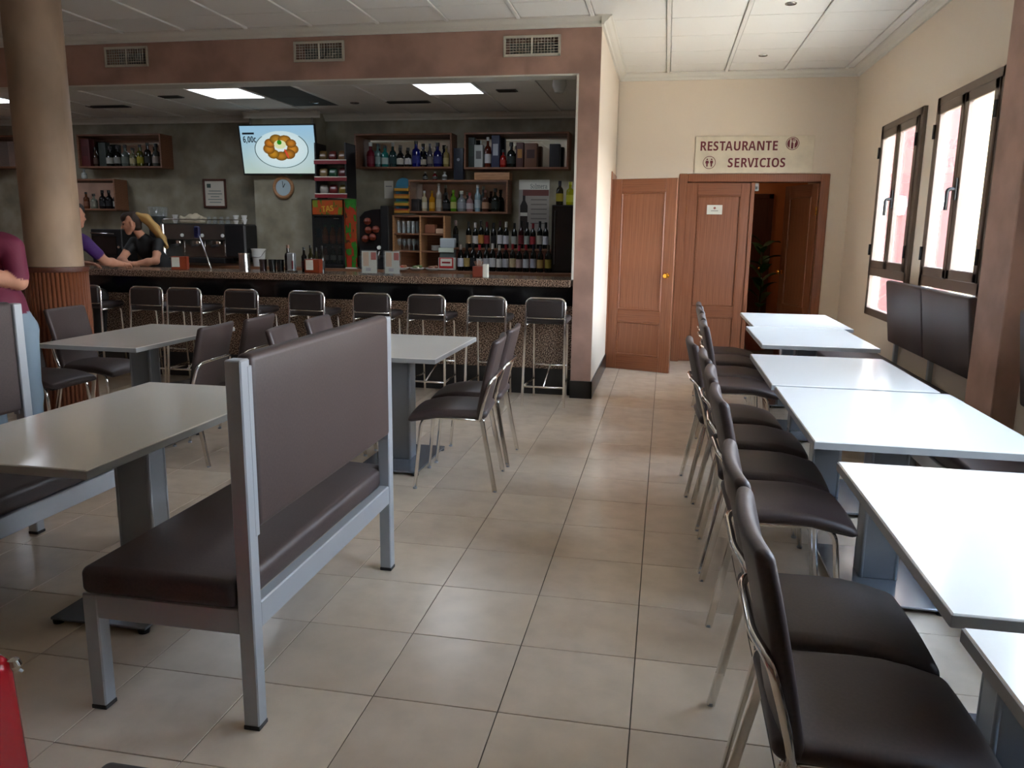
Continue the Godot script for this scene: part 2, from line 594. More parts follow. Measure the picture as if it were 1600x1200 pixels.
func cornice(called, prof: PackedVector2Array, a: Vector3, b: Vector3, out: Vector3, label, ext := 0.0):
	var st := begin()
	var d := (b - a).normalized()
	a -= d * ext
	var ids := Geometry2D.triangulate_polygon(prof)
	var mid := Vector2(0.03, 0.06)
	for i in prof.size():
		var p := prof[i]
		var q := prof[(i + 1) % prof.size()]
		var n2 := (p + q) * 0.5 - mid
		quad(st, a + out * p.x + Vector3.UP * p.y, b + out * p.x + Vector3.UP * p.y, b + out * q.x + Vector3.UP * q.y, a + out * q.x + Vector3.UP * q.y, out * n2.x + Vector3.UP * n2.y)
	for e in [[a, -d], [b, d]]:
		for i in range(0, ids.size(), 3):
			var t := []
			for k in 3:
				t.append(e[0] + out * prof[ids[i + k]].x + Vector3.UP * prof[ids[i + k]].y)
			tri(st, t[0], t[1], t[2], e[1])
	struct(called, finish(st), M.trim_white, label, "cornice")

func build_windows():
	var names := ["brown framed window nearest the end wall, with a low pane", "brown framed window next to the stucco pillar, above the bench", "brown framed window just past the pillar, outside the view", "brown framed window beside the near tables, outside the view", "brown framed window beside the camera, outside the view", "brown framed window behind the camera, outside the view"]
	for i in WIN.size():
		var zc: float = (WIN[i][0] + WIN[i][1]) * 0.5
		var hw: float = (WIN[i][1] - WIN[i][0]) * 0.5
		var t := thing("window_%d" % (i + 1), names[i], "window", Vector3(XW, 0, zc))
		t.set_meta("kind", "structure")
		var top: float = WT[i]
		var m = M.window_brown
		var x0 := -0.03
		var x1 := 0.012
		part(t, "frame", boxes([span(x0, x1, WY0 - 0.01, top + 0.01, -hw - 0.01, -hw + 0.06), span(x0, x1, WY0 - 0.01, top + 0.01, hw - 0.06, hw + 0.01), span(x0, x1, top - 0.06, top + 0.01, -hw, hw), span(x0, x1, WY0 - 0.01, WY0 + 0.06, -hw, hw), span(x0, x1, 1.12, 1.20, -hw, hw)], 0.004), m)
		part(t, "low_pane", box(0.008, 0.34, 2 * hw - 0.1, 0.0), M.pane_glass, Vector3(0.0, 0.98, 0))
		for s in [-1.0, 1.0]:
			var a: float = -hw + 0.055 if s < 0 else 0.004
			var b: float = -0.004 if s < 0 else hw - 0.055
			var sa := part(t, "sash", boxes([span(-0.042, -0.006, 1.195, top - 0.05, a, a + 0.065), span(-0.042, -0.006, 1.195, top - 0.05, b - 0.065, b), span(-0.042, -0.006, 1.195, 1.265, a, b), span(-0.042, -0.006, top - 0.12, top - 0.05, a, b)], 0.005), m)
			part(sa, "pane", box(0.008, top - 1.375, b - a - 0.12, 0.0), M.pane_glass, Vector3(-0.012, (top + 1.145) * 0.5, (a + b) * 0.5))
			for y in [1.36, 2.24]:
				part(sa, "hinge", tube([Vector3(-0.05, y - 0.05, s * (hw - 0.05)), Vector3(-0.05, y + 0.05, s * (hw - 0.05))], 0.011, 8), M.black_plastic)
			if s > 0:
				part(sa, "handle", tube(fillet([Vector3(-0.045, 1.80, 0.035), Vector3(-0.10, 1.80, 0.035), Vector3(-0.10, 1.66, 0.035)], 0.025), 0.013, 8), M.black_plastic)
				part(sa, "handle_plate", box(0.012, 0.15, 0.03, 0.003), M.black_plastic, Vector3(-0.05, 1.80, 0.035))

func build_outside():
	struct("pavement", boxes([span(2.065, 6.5, -0.3, -0.12, -60, 40)], 0.0), M.pavement, "sunlit pavement outside the windows", "pavement")
	struct("street", boxes([span(6.5, 60, -0.34, -0.2, -60, 60)], 0.0), M.asphalt, "sunlit street outside the windows", "street")
	struct("roof", boxes([span(XL - 0.4, 2.10, YC + 0.2, YC + 0.45, ZB - 3.2, ZR + 0.4)], 0.0), M.pavement, "flat roof of the building", "roof")
	var pk := thing("building_wing", "pink rendered wing of the building seen through the windows", "building", Vector3(0, 0, 0))
	part(pk, "wall", boxes([span(2.07, 3.2, -0.2, 3.7, -9.8, -13.0)], 0.01), M.pink_render)
	part(pk, "corner_pier", boxes([span(3.2, 3.48, -0.2, 3.7, -9.9, -13.0)], 0.01), M.yellow_render)
	for p in [[2.56, 1.83], [2.95, 1.88]]:
		var la := part(pk, "wall_lantern", lathe([Vector2(0.0, -0.11), Vector2(0.05, -0.10), Vector2(0.075, 0.0), Vector2(0.05, 0.10), Vector2(0.0, 0.11)], 12, "lantern"), M.white_ceramic, Vector3(p[0], p[1], -9.73))
		part(la, "bracket", box(0.04, 0.06, 0.05, 0.004), M.black_plastic, Vector3(0, 0, -0.05))
	var fb := thing("far_house", "pale house across the street seen through the window", "building", Vector3(16, -0.2, -42))
	part(fb, "wall", boxes([span(-9, 9, 0, 7.5, -4, 4)], 0.02), M.yellow_render)
	part(fb, "roof", boxes([span(-9.4, 9.4, 7.5, 7.9, -4.4, 4.4)], 0.02), M.terracotta)
	for k in 6:
		var w := part(fb, "window", box(1.4, 1.6, 0.1, 0.01), M.window_brown, Vector3(-7.5 + 3.0 * k, 4.6, 4.05))
		part(w, "pane", box(1.2, 1.4, 0.02, 0.0), colour(Color(0.3, 0.35, 0.4), 0.1), Vector3(0, 0, 0.06))
	var car := thing("parked_car", "dark blue car parked in the street beyond the window", "car", Vector3(9.3, -0.2, -25), 0.3)
	part(car, "body", extrude(PackedVector2Array([Vector2(-2.1, 0.35), Vector2(-2.15, 0.75), Vector2(-1.4, 0.92), Vector2(-0.8, 1.4), Vector2(0.8, 1.42), Vector2(1.5, 0.98), Vector2(2.1, 0.85), Vector2(2.15, 0.35)]), 1.7), colour(Color(0.16, 0.2, 0.3), 0.25))
	for x in [-1.35, 1.35]:
		for z in [-0.8, 0.8]:
			part(car, "wheel", lathe([Vector2(0.0, -0.1), Vector2(0.32, -0.1), Vector2(0.32, 0.1), Vector2(0.0, 0.1)], 16, "wheel"), M.black_plastic, Vector3(x, 0.32, z), Vector3(PI / 2, 0, 0))

# ---------------------------------------------------------------- doors
func door_leaf(parent: Node3D, w: float, h: float, side: float, knobs := true):
	# hinge at x = 0, leaf runs along +x, faces +z and -z
	var d := 0.04
	var m = M.door_wood
	var px0 := 0.12
	var px1 := w - 0.12
	part(parent, "stile", box(px0, h, d, 0.003), m, Vector3(px0 * 0.5, h * 0.5, 0))
	part(parent, "stile", box(px0, h, d, 0.003), m, Vector3(w - px0 * 0.5, h * 0.5, 0))
	var ys := [[0.0, 0.16], [0.53, 0.655], [h - 0.14, h]]
	for y in ys:
		part(parent, "rail", box(px1 - px0, y[1] - y[0], d, 0.003), M.rail_wood, Vector3(w * 0.5, (y[0] + y[1]) * 0.5, 0))
	for k in 2:
		var a: float = ys[k][1]
		var b: float = ys[k + 1][0]
		var p := part(parent, "panel", box(px1 - px0 + 0.01, b - a + 0.01, 0.022, 0.0), m, Vector3(w * 0.5, (a + b) * 0.5, 0))
		for f in [-1.0, 1.0]:
			var z: float = f * 0.018
			var hx := (px1 - px0) * 0.5
			var hy := (b - a) * 0.5
			part(p, "moulding", boxes([span(-hx, -hx + 0.018, -hy, hy, z - 0.009, z + 0.009), span(hx - 0.018, hx, -hy, hy, z - 0.009, z + 0.009), span(-hx, hx, -hy, -hy + 0.018, z - 0.009, z + 0.009), span(-hx, hx, hy - 0.018, hy, z - 0.009, z + 0.009)], 0.006), M.rail_wood)
	var knob := [Vector2(0.0, 0.0), Vector2(0.026, 0.0), Vector2(0.026, 0.006), Vector2(0.010, 0.010), Vector2(0.010, 0.032), Vector2(0.024, 0.040), Vector2(0.029, 0.052), Vector2(0.022, 0.066), Vector2(0.0, 0.070)]
	for f in ([-1.0, 1.0] if knobs else []):
		part(parent, "knob", lathe(knob, 14, "knob"), M.brass, Vector3(w - 0.065, 1.04, f * 0.02), Vector3(f * PI / 2, 0, 0))
	part(parent, "hinge", tube([Vector3(-0.004, 0.25, side * 0.022), Vector3(-0.004, 0.35, side * 0.022)], 0.008, 8), M.brass)
	part(parent, "hinge", tube([Vector3(-0.004, 1.7, side * 0.022), Vector3(-0.004, 1.8, side * 0.022)], 0.008, 8), M.brass)

func build_doors():
	# leaf standing open from the side wall into the aisle
	var a := thing("door_1", "reddish wooden panel door standing open into the aisle", "door", Vector3(-0.60, 0.008, -8.745), atan2(-0.234, 0.692) + 0.0)
	a.set_meta("kind", "structure")
	a.rotation.y = -atan2(0.234, 0.692)
	door_leaf(a, 0.73, 2.04, 1.0)
	var fr := struct("trim_9", boxes([span(XB - 0.18, XB + 0.012, 0, 2.13, -8.70, -8.77), span(XB - 0.18, XB + 0.012, 0, 2.13, -9.36, -9.41), span(XB - 0.18, XB + 0.011, 2.06, 2.13, -8.769, -9.361)], 0.004), M.door_wood, "wooden frame of the doorway in the side wall", "door frame")
	# double door in the end wall
	struct("trim_10", boxes([span(0.11, 0.205, 0, 2.155, ZB + 0.02, ZB - 0.16), span(1.64, 1.735, 0, 2.155, ZB + 0.02, ZB - 0.16), span(0.204, 1.641, 2.065, 2.155, ZB + 0.019, ZB - 0.16)], 0.006), M.door_wood, "wooden frame round the double door in the end wall", "door frame")
	var b := thing("door_2", "closed wooden panel leaf of the double door with a paper notice", "door", Vector3(0.205, 0.008, ZB - 0.03))
	b.set_meta("kind", "structure")
	door_leaf(b, 0.72, 2.05, 1.0, false)
	part(b, "cover_strip", box(0.045, 2.05, 0.02, 0.004), M.door_wood, Vector3(0.72, 1.025, 0.03))
	var c := thing("door_3", "dark wooden leaf of the double door swung inward", "door", Vector3(1.645, 0.008, ZB - 0.05), PI - atan2(0.67, 0.25))
	c.set_meta("kind", "structure")
	c.rotation.y = PI - atan2(0.67, 0.25)
	door_leaf(c, 0.72, 2.05, -1.0)
	var n := thing("paper_notice", "white paper notice stuck on the closed door leaf", "notice", Vector3(0.522, 1.76, ZB - 0.0175))
	part(n, "sheet", box(0.17, 0.105, 0.001, 0.0), M.paper)
	part(n, "emblem", lathe([Vector2(0, 0), Vector2(0.014, 0), Vector2(0.014, 0.0006), Vector2(0, 0.0006)], 14), colour(Color(0.6, 0.35, 0.3)), Vector3(0, 0.018, 0.0006), Vector3(PI / 2, 0, 0))
	part(n, "print_line", box(0.08, 0.006, 0.0006, 0.0), colour(Color(0.45, 0.42, 0.4)), Vector3(0, -0.012, 0.0009))
	# sign over the doors
	var s := thing("direction_sign", "pale board reading RESTAURANTE and SERVICIOS over the double door", "sign", Vector3(0.906, 2.362, ZB + 0.012))
	part(s, "board", box(1.27, 0.395, 0.012, 0.002), M.sign_board)
	for q in [["RESTAURANTE", -0.165, 0.093, 0.83, 0.10], ["SERVICIOS", 0.035, -0.088, 0.615, 0.10]]:
		var tm := text(q[0], 0.14, 0.004, true, "Droid Sans")
		var bb := tm.get_aabb()
		var o := part(s, "lettering", tm, M.ink_maroon, Vector3(q[1], q[2], 0.008))
		o.scale = Vector3(q[3] / bb.size.x, q[4] / bb.size.y, 1.0)
		o.position.y -= (bb.position.y + bb.size.y * 0.5) * o.scale.y
		o.position.x -= (bb.position.x + bb.size.x * 0.5) * o.scale.x
	var ring := lathe([Vector2(0.064, 0.0), Vector2(0.070, 0.0), Vector2(0.070, 0.004), Vector2(0.064, 0.004), Vector2(0.064, 0.0)], 28)
	var disc := lathe([Vector2(0.0, 0.004), Vector2(0.056, 0.004), Vector2(0.056, 0.0), Vector2(0.0, 0.0)], 28)
	var e1 := part(s, "cutlery_emblem", ring, M.ink_maroon, Vector3(0.405, 0.115, 0.006), Vector3(PI / 2, 0, 0))
	part(e1, "plate_disc", disc, M.ink_maroon)
	part(e1, "knife", extrude(PackedVector2Array([Vector2(-0.006, -0.06), Vector2(0.006, -0.06), Vector2(0.007, 0.0), Vector2(0.012, 0.02), Vector2(0.006, 0.05), Vector2(-0.006, 0.04)]), 0.002), M.sign_board, Vector3(-0.022, 0.0055, 0.0), Vector3(-PI / 2, 0, 0))
	part(e1, "fork", extrude(PackedVector2Array([Vector2(-0.006, -0.06), Vector2(0.006, -0.06), Vector2(0.006, 0.0), Vector2(0.016, 0.012), Vector2(0.016, 0.045), Vector2(0.010, 0.045), Vector2(0.010, 0.02), Vector2(0.003, 0.02), Vector2(0.003, 0.045), Vector2(-0.003, 0.045), Vector2(-0.003, 0.02), Vector2(-0.010, 0.02), Vector2(-0.010, 0.045), Vector2(-0.016, 0.045), Vector2(-0.016, 0.012), Vector2(-0.006, 0.0)]), 0.002), M.sign_board, Vector3(0.016, 0.0055, 0.0), Vector3(-PI / 2, 0, 0))
	var e2 := part(s, "washroom_emblem", ring, M.ink_maroon, Vector3(-0.475, -0.085, 0.006), Vector3(PI / 2, 0, 0))
	for k in 2:
		var bodyp := PackedVector2Array([Vector2(-0.008, -0.045), Vector2(0.008, -0.045), Vector2(0.009, -0.01), Vector2(0.016 if k == 1 else 0.020, -0.008), Vector2(0.015, 0.02), Vector2(-0.015, 0.02), Vector2(-0.016 if k == 1 else -0.020, -0.008), Vector2(-0.009, -0.01)])
		var f := part(e2, "figure", extrude(bodyp, 0.004), M.ink_maroon, Vector3(-0.024 + 0.048 * k, 0.002, 0.0), Vector3(-PI / 2, 0, 0))
	for k in 2:
		part(e2, "figure_head", lathe([Vector2(0, 0.004), Vector2(0.009, 0.004), Vector2(0.009, 0), Vector2(0, 0)], 12), M.ink_maroon, Vector3(-0.024 + 0.048 * k, 0.0, -0.034))
	# hallway behind the open leaf
	struct("wall_hall", boxes([span(-0.3, XW, -0.1, 2.9, -12.15, -12.3), span(-0.3, -0.15, -0.1, 2.9, ZB - 0.15, -12.2)], 0.0), M.orange_wall, "orange walls of the hallway behind the double door", "wall")
	struct("ceiling_hall", boxes([span(-0.3, XW, 2.6, 2.7, ZB - 0.15, -12.2)], 0.0), M.ceiling_white, "white ceiling of the hallway", "ceiling")
	var hd := thing("door_5", "dark wooden door at the back of the hallway", "door", Vector3(0.70, 0, -12.15))
	hd.set_meta("kind", "structure")
	part(hd, "leaf", box(0.72, 2.0, 0.03, 0.003), M.dark_wood, Vector3(0.36, 1.0, 0.015))
	part(hd, "frame", boxes([span(-0.07, 0.0, 0, 2.07, 0, 0.04), span(0.72, 0.79, 0, 2.07, 0, 0.04), span(-0.07, 0.79, 2.0, 2.07, 0, 0.04)], 0.003), M.dark_wood)
	part(hd, "knob", lathe([Vector2(0, 0), Vector2(0.026, 0), Vector2(0.010, 0.012), Vector2(0.028, 0.045), Vector2(0, 0.065)], 12), M.brass, Vector3(0.66, 1.0, 0.03), Vector3(PI / 2, 0, 0))
	var pl := thing("potted_plant", "green leafy plant in a pot standing in the dark hallway", "plant", Vector3(1.22, 0, -10.75))
	part(pl, "pot", lathe([Vector2(0, 0), Vector2(0.12, 0), Vector2(0.17, 0.30), Vector2(0.18, 0.30), Vector2(0.18, 0.33), Vector2(0.15, 0.33), Vector2(0.14, 0.29), Vector2(0, 0.29)], 16), M.terracotta)
	part(pl, "stem", tube([Vector3(0, 0.28, 0), Vector3(0.02, 0.8, 0.01), Vector3(0.0, 1.3, 0)], 0.014, 7), colour(Color(0.30, 0.24, 0.12)))
	var lf := leaf_mesh(0.30, 0.13)
	for k in 16:
		var y := 0.55 + 0.055 * k
		part(pl, "leaf", lf, M.leaf, Vector3(0.01, y, 0.0), Vector3(rng.randf_range(-0.5, 0.2), k * 2.4, 0))
	var hl := thing("hall_ceiling_lamp", "round ceiling lamp inside the hallway, hidden from view", "lamp", Vector3(0.55, 2.6, -11.4))
	part(hl, "base", lathe([Vector2(0, 0), Vector2(0.14, 0), Vector2(0.14, -0.02), Vector2(0, -0.02)], 20), M.trim_white)
	part(hl, "glass_bowl", lathe([Vector2(0.13, -0.02), Vector2(0.12, -0.06), Vector2(0.07, -0.09), Vector2(0, -0.10)], 20), M.lamp_glow)
	var ol := OmniLight3D.new()
	ol.name = "light"
	ol.position = Vector3(0, -0.14, 0)
	ol.light_size = 0.12
	ol.light_color = Color(1.0, 0.86, 0.68)
	ol.light_energy = 0.03
	ol.omni_range = 12.0
	ol.omni_attenuation = 2.0
	ol.shadow_enabled = true
	hl.add_child(ol)
	var rl := thing("hall_thermostat", "small white switch box on the hallway wall beside the door", "switch", Vector3(0.98, 2.03, ZB - 0.17))
	part(rl, "housing", box(0.05, 0.11, 0.03, 0.004), M.white_ceramic)
	part(rl, "button", box(0.02, 0.03, 0.01, 0.002), colour(Color(0.5, 0.5, 0.5)), Vector3(0, -0.02, 0.018))

func leaf_mesh(l: float, w: float) -> ArrayMesh:
	var st := begin(true)
	var n := 6
	var rows := []
	for i in n + 1:
		var t := float(i) / n
		var hw := w * 0.5 * sin(PI * pow(t, 0.8)) + 0.002
		var c := Vector3(0, 0.25 * l * sin(t * 2.2), l * t)
		rows.append([c + Vector3(-hw, 0.02 * sin(PI * t), 0), c, c + Vector3(hw, 0.02 * sin(PI * t), 0)])
	for i in n:
		for k in 2:
			quad(st, rows[i][k], rows[i + 1][k], rows[i + 1][k + 1], rows[i][k + 1], Vector3(0, 1, -0.3))
			quad(st, rows[i][k] - Vector3(0, 0.002, 0), rows[i + 1][k] - Vector3(0, 0.002, 0), rows[i + 1][k + 1] - Vector3(0, 0.002, 0), rows[i][k + 1] - Vector3(0, 0.002, 0), Vector3(0, -1, 0.3))
	return finish(st)

# ---------------------------------------------------------------- bar shell, column
func build_bar_shell():
	var bar := thing("bar_counter", "long bar with brown granite front and granite counter slab", "bar", Vector3(0, 0, 0))
	part(bar, "kick_plate", boxes([span(XL + 0.02, -0.80, 0.0, 0.245, -7.10, -7.18)], 0.003), M.black_stone)
	part(bar, "front_panel", boxes([span(XL + 0.02, -0.80, 0.245, 0.826, -7.08, -7.18)], 0.003), M.granite)
	part(bar, "black_band", boxes([span(XL + 0.02, -0.80, 0.826, 1.0, -7.09, -7.18)], 0.001), M.black_gloss)
	part(bar, "counter_slab", boxes([span(XL + 0.02, -0.815, 1.0, 1.065, -6.97, -7.56)], 0.008), M.granite)
	var back := thing("back_counter", "wooden work counter along the wall behind the bar", "counter", Vector3.ZERO)
	part(back, "worktop", boxes([span(XL + 0.02, -0.98, 0.985, 1.03, -8.84, -9.13), span(XL + 0.02, -4.998, 0.985, 1.03, -9.13, -9.448), span(-4.167, -0.98, 0.985, 1.03, -9.13, -9.448)], 0.004), M.shelf_wood)
	for k in 11:
		var x := -8.6 + 0.74 * k
		part(back, "cupboard_door", box(0.72, 0.86, 0.03, 0.004), M.dark_wood, Vector3(x, 0.535, -8.87))
	part(back, "plinth", boxes([span(XL + 0.02, -0.98, 0.0, 0.10, -8.92, -9.1)], 0.002), M.black_stone)
	var co := thing("round_column", "round beige stucco column with a slatted wood foot", "column", Vector3(-4.83, 0, -5.6))
	co.set_meta("kind", "structure")
	part(co, "shaft", lathe([Vector2(0.205, 1.13), Vector2(0.205, YC + 0.02)], 40), M.column_stucco)
	part(co, "rim", lathe([Vector2(0.200, 1.115), Vector2(0.238, 1.12), Vector2(0.242, 1.14), Vector2(0.238, 1.155), Vector2(0.200, 1.16)], 40), M.dark_wood)
	part(co, "core", lathe([Vector2(0.205, 0.0), Vector2(0.205, 1.12)], 32), M.dark_wood)
	var sl := tube([Vector3(0, 0.0, 0), Vector3(0, 1.118, 0)], 0.0175, 8, 1.0)
	for k in 44:
		var a := TAU * k / 44.0
		part(co, "slat", sl, M.slat_wood, Vector3(cos(a) * 0.214, 0, sin(a) * 0.214))

# ---------------------------------------------------------------- floor tiles and ceiling panels
func in_view(p: Vector3, margin: float) -> float:
	var q := cam.transform.affine_inverse() * p
	if q.z > -0.3:
		return -1.0
	var x := 800.0 + 1228.6 * q.x / -q.z
	var y := 600.0 - 1228.6 * q.y / -q.z
	if x < -margin or x > 1600.0 + margin or y < -margin or y > 1200.0 + margin:
		return -1.0
	return -q.z

func build_floor_tiles():
	var floor_ := get_node("floor")
	var tz := 0.4127
	var mesh := box(TILE - 0.0035, 0.008, tz - 0.0035, 0.0012)
	var list := []
	for i in range(-20, 9):
		for j in range(-13, 19):
			var c := Vector3(-1.2674 + TILE * (i + 0.5), -0.004, -2.175 - tz * (j + 0.5))
			if c.x < XL or c.z < ZB - 0.2:
				continue
			if c.z < ZF - 0.3 and c.x < XB - 0.25:
				continue
			var d := in_view(c, 90.0)
			list.append([d if d > 0.0 else 100.0 + c.length(), c, (i * 7 + j * 13 + i * j) % 5])
	list.sort_custom(func(a, b): return a[0] < b[0])
	var st := begin()
	for k in list.size():
		var l = list[k]
		if k < 300:
			part(floor_, "tile", mesh, M["floor_tile_%d" % absi(l[2])], l[1])
		else:
			add_box(st, l[1], Vector3(TILE - 0.0035, 0.008, tz - 0.0035), 0.0)
	var rest := part(floor_, "further_tiles", finish(st), M.floor_tile_0)
	rest.set_meta("kind", "stuff")
	rest.set_meta("label", "cream tiles under the furniture and out of view")

func build_ceiling_panels():
	var ce := get_node("ceiling")
	var s := 0.62
	var mesh := box(s - 0.046, 0.02, s - 0.010, 0.002)
	var st := begin()
	for i in range(-9, 3):
		for j in range(-2, 5):
			var c := Vector3(-0.067 + s * (i + 0.5), YC + 0.012, -7.12 - s * (j - 0.5) + 0.0)
			if c.z < ZF + 0.1 and c.x < XB:
				continue
			part(ce, "panel", mesh, M.panel_white, c)
	for i in range(-9, 4):
		var x := -0.067 + s * i
		var zend := ZB if x > XB else ZF
		part(ce, "rail", box(0.034, 0.016, ZR - zend, 0.003), M.rail_white, Vector3(x, YC - 0.002, (ZR + zend) * 0.5))
	for i in range(-14, 3):
		for j in range(-17, -2):
			add_box(st, Vector3(-0.067 + s * (i + 0.5), YC + 0.012, -7.12 - s * (j - 0.5)), Vector3(s - 0.03, 0.02, s - 0.008), 0.0)
	var rest := part(ce, "further_panels", finish(st), M.panel_white)
	rest.set_meta("kind", "stuff")
	rest.set_meta("label", "white ceiling panels above the camera")
	# margin strip along the windows
	part(ce, "margin_strip", boxes([span(1.79, XW, YC + 0.003, YC + 0.022, ZB, ZR)], 0.001), M.panel_white)
	var rows := [[0.857, "over the window tables"]]
	for r in rows:
		for k in 5:
			var z := -8.645 + 1.83 * k
			if z < ZF and r[0] < XB:
				continue
			var n_: int = k if r[0] > 0 else k - 1
			var t := thing("ceiling_spotlight", "small unlit ceiling spotlight, %s from the back in the row %s" % [ordinal(n_), r[1]], "spotlight", Vector3(r[0], YC, z), 0.0, "recessed ceiling spotlights")
			part(t, "rim", lathe([Vector2(0.030, 0.0), Vector2(0.042, -0.004), Vector2(0.045, 0.002), Vector2(0.030, 0.002)], 20, "spot_rim"), M.steel)
			part(t, "bulb", lathe([Vector2(0.0, -0.001), Vector2(0.03, -0.001), Vector2(0.03, 0.002), Vector2(0.0, 0.002)], 16, "spot_bulb"), colour(Color(0.5, 0.48, 0.44), 0.3))
	# bar ceiling
	var cb := get_node("ceiling_bar")
	var ox := -4.245
	var bs := 0.595
	var bmesh := box(bs - 0.040, 0.02, bs - 0.010, 0.002)
	for i in range(-8, 6):
		for j in 4:
			var c := Vector3(ox + bs * (i + 0.5), 2.862, -7.8475 - bs * (j - 1))
			if c.x > -0.9:
				continue
			var dark: bool = i == 0 and (j == 1 or j == 2)
			var lit: bool = j == 1 and (i == -1 or i == 3 or i == -6)
			if lit:
				continue
			if j == 0:
				part(cb, "panel", box(bs - 0.028, 0.02, 0.34, 0.003), M.panel_white, Vector3(c.x, c.y, -7.37))
				continue
			part(cb, "panel", bmesh, M.panel_grey if dark else M.panel_white, c)
	for i in range(-8, 6):
		var x := ox + bs * i
		if x > -0.95:
			continue
		part(cb, "rail", box(0.030, 0.014, 2.24, 0.002), M.rail_white, Vector3(x, 2.850, -8.32))
	var names := ["square white ceiling light left of the television", "square white ceiling light over the right bar shelves", "square white ceiling light over the left end of the bar"]
	var n := 0
	for i in [-1, 3, -6]:
		var c := Vector3(ox + bs * (i + 0.5), 2.85, -7.8475)
		var t := thing("ceiling_light_panel", names[n], "ceiling light", c, 0.0, "square ceiling lights over the bar")
		part(t, "frame", boxes([span(-0.30, -0.285, -0.006, 0.02, -0.30, 0.30), span(0.285, 0.30, -0.006, 0.02, -0.30, 0.30), span(-0.30, 0.30, -0.006, 0.02, -0.30, -0.285), span(-0.30, 0.30, -0.006, 0.02, 0.285, 0.30)], 0.001), M.rail_white)
		part(t, "diffuser", box(0.57, 0.012, 0.57, 0.0), M.led_panel, Vector3(0, 0.006, 0))
		var al := AreaLight3D.new()
		al.name = "light"
		al.area_size = Vector2(0.56, 0.56)
		al.area_normalize_energy = true
		al.light_color = Color(0.92, 0.95, 1.0)
		al.light_energy = 0.25
		al.area_range = 14.0
		al.shadow_enabled = true
		al.rotation.x = -PI / 2
		al.position = Vector3(0, -0.01, 0)
		t.add_child(al)
		n += 1
	# small ceiling fittings over the bar
	n = 0
	for q in [[-6.43, -8.5, 0.5, 0.14], [-5.26, -7.96, 0.24, 0.12], [-2.82, -8.56, 0.48, 0.12], [-1.615, -8.0, 0.2, 0.12]]:
		var t := thing("ceiling_grille", ["long dark ceiling grille above the left bottle shelf", "small dark ceiling grille beside the lit panel", "long dark ceiling grille above the middle bottle shelf", "small dark ceiling grille at the right end of the bar"][n], "grille", Vector3(q[0], 2.846, q[1]), 0.0, "ceiling grilles over the bar")
		part(t, "frame", box(q[2], 0.008, q[3], 0.001), M.panel_grey)
		for k in 3:
			part(t, "slat", box(q[2] - 0.03, 0.006, 0.02, 0.001), M.vent_dark, Vector3(0, -0.006, (k - 1) * 0.035))
		n += 1
	n = 0
	for q in [[-3.88, -8.5], [-3.44, -8.58], [-2.82, -7.35], [-5.75, -7.3]]:
		var t := thing("bar_downlight", ["round unlit downlight above the television", "round unlit downlight right of the television", "round unlit downlight behind the bar header, middle", "round unlit downlight behind the bar header, left"][n], "spotlight", Vector3(q[0], 2.85, q[1]), 0.0, "unlit downlights over the bar")
		part(t, "rim", lathe([Vector2(0.032, 0.0), Vector2(0.048, -0.005), Vector2(0.052, 0.002), Vector2(0.032, 0.002)], 18, "dl_rim"), M.steel)
		part(t, "bulb", lathe([Vector2(0.0, -0.001), Vector2(0.032, -0.001), Vector2(0.032, 0.002), Vector2(0, 0.002)], 14, "dl_bulb"), M.vent_dark)
		n += 1
	var sp := thing("motion_detector", "white rounded detector under the bar ceiling at the right end", "detector", Vector3(-1.02, 2.846, -7.45))
	part(sp, "housing", lathe([Vector2(0, -0.13), Vector2(0.04, -0.12), Vector2(0.065, -0.06), Vector2(0.06, 0.0), Vector2(0, 0.0)], 16), M.white_ceramic)
	part(sp, "base_ring", lathe([Vector2(0.0, -0.012), Vector2(0.072, -0.012), Vector2(0.072, 0.0), Vector2(0, 0)], 16), M.trim_white)
	# air vents in the header
	n = 0
	for q in VENTS:
		var t := thing("air_vent", ["grey grid air vent in the bar header next to the column", "cream grid air vent in the middle of the bar header", "cream grid air vent at the right end of the bar header"][n], "vent", Vector3(q[0], q[1], ZF), 0.0, "air vents in the bar header")
		var hx: float = q[2] * 0.5
		var hy: float = q[3] * 0.5
		part(t, "frame", boxes([span(-hx, -hx + 0.022, -hy, hy, 0, 0.016), span(hx - 0.022, hx, -hy, hy, 0, 0.016), span(-hx, hx, hy - 0.022, hy, 0, 0.016), span(-hx, hx, -hy, -hy + 0.022, 0, 0.016), span(-0.009, 0.009, -hy, hy, 0, 0.014)], 0.003), M.vent_metal)
		part(t, "duct", boxes([span(-hx, hx, hy - 0.012, hy + 0.002, -0.6, -0.004), span(-hx, hx, -hy - 0.002, -hy + 0.012, -0.6, -0.004), span(-hx - 0.002, -hx + 0.012, -hy, hy, -0.6, -0.004), span(hx - 0.012, hx + 0.002, -hy, hy, -0.6, -0.004), span(-hx, hx, -hy, hy, -0.61, -0.6)], 0.0), M.duct_metal)
		var v: float = (q[2] - 0.062) / 16.0
		for k in range(1, 16):
			if k != 8:
				part(t, "blade", box(0.004, q[3] - 0.04, 0.006, 0.0), M.vent_metal, Vector3(-hx + 0.031 + v * k, 0, 0.008))
		for k in range(1, 6):
			part(t, "cross_blade", box(q[2] - 0.04, 0.004, 0.005, 0.0), M.vent_metal, Vector3(0, -hy + 0.02 + (q[3] - 0.04) * k / 6.0, 0.006))
		n += 1

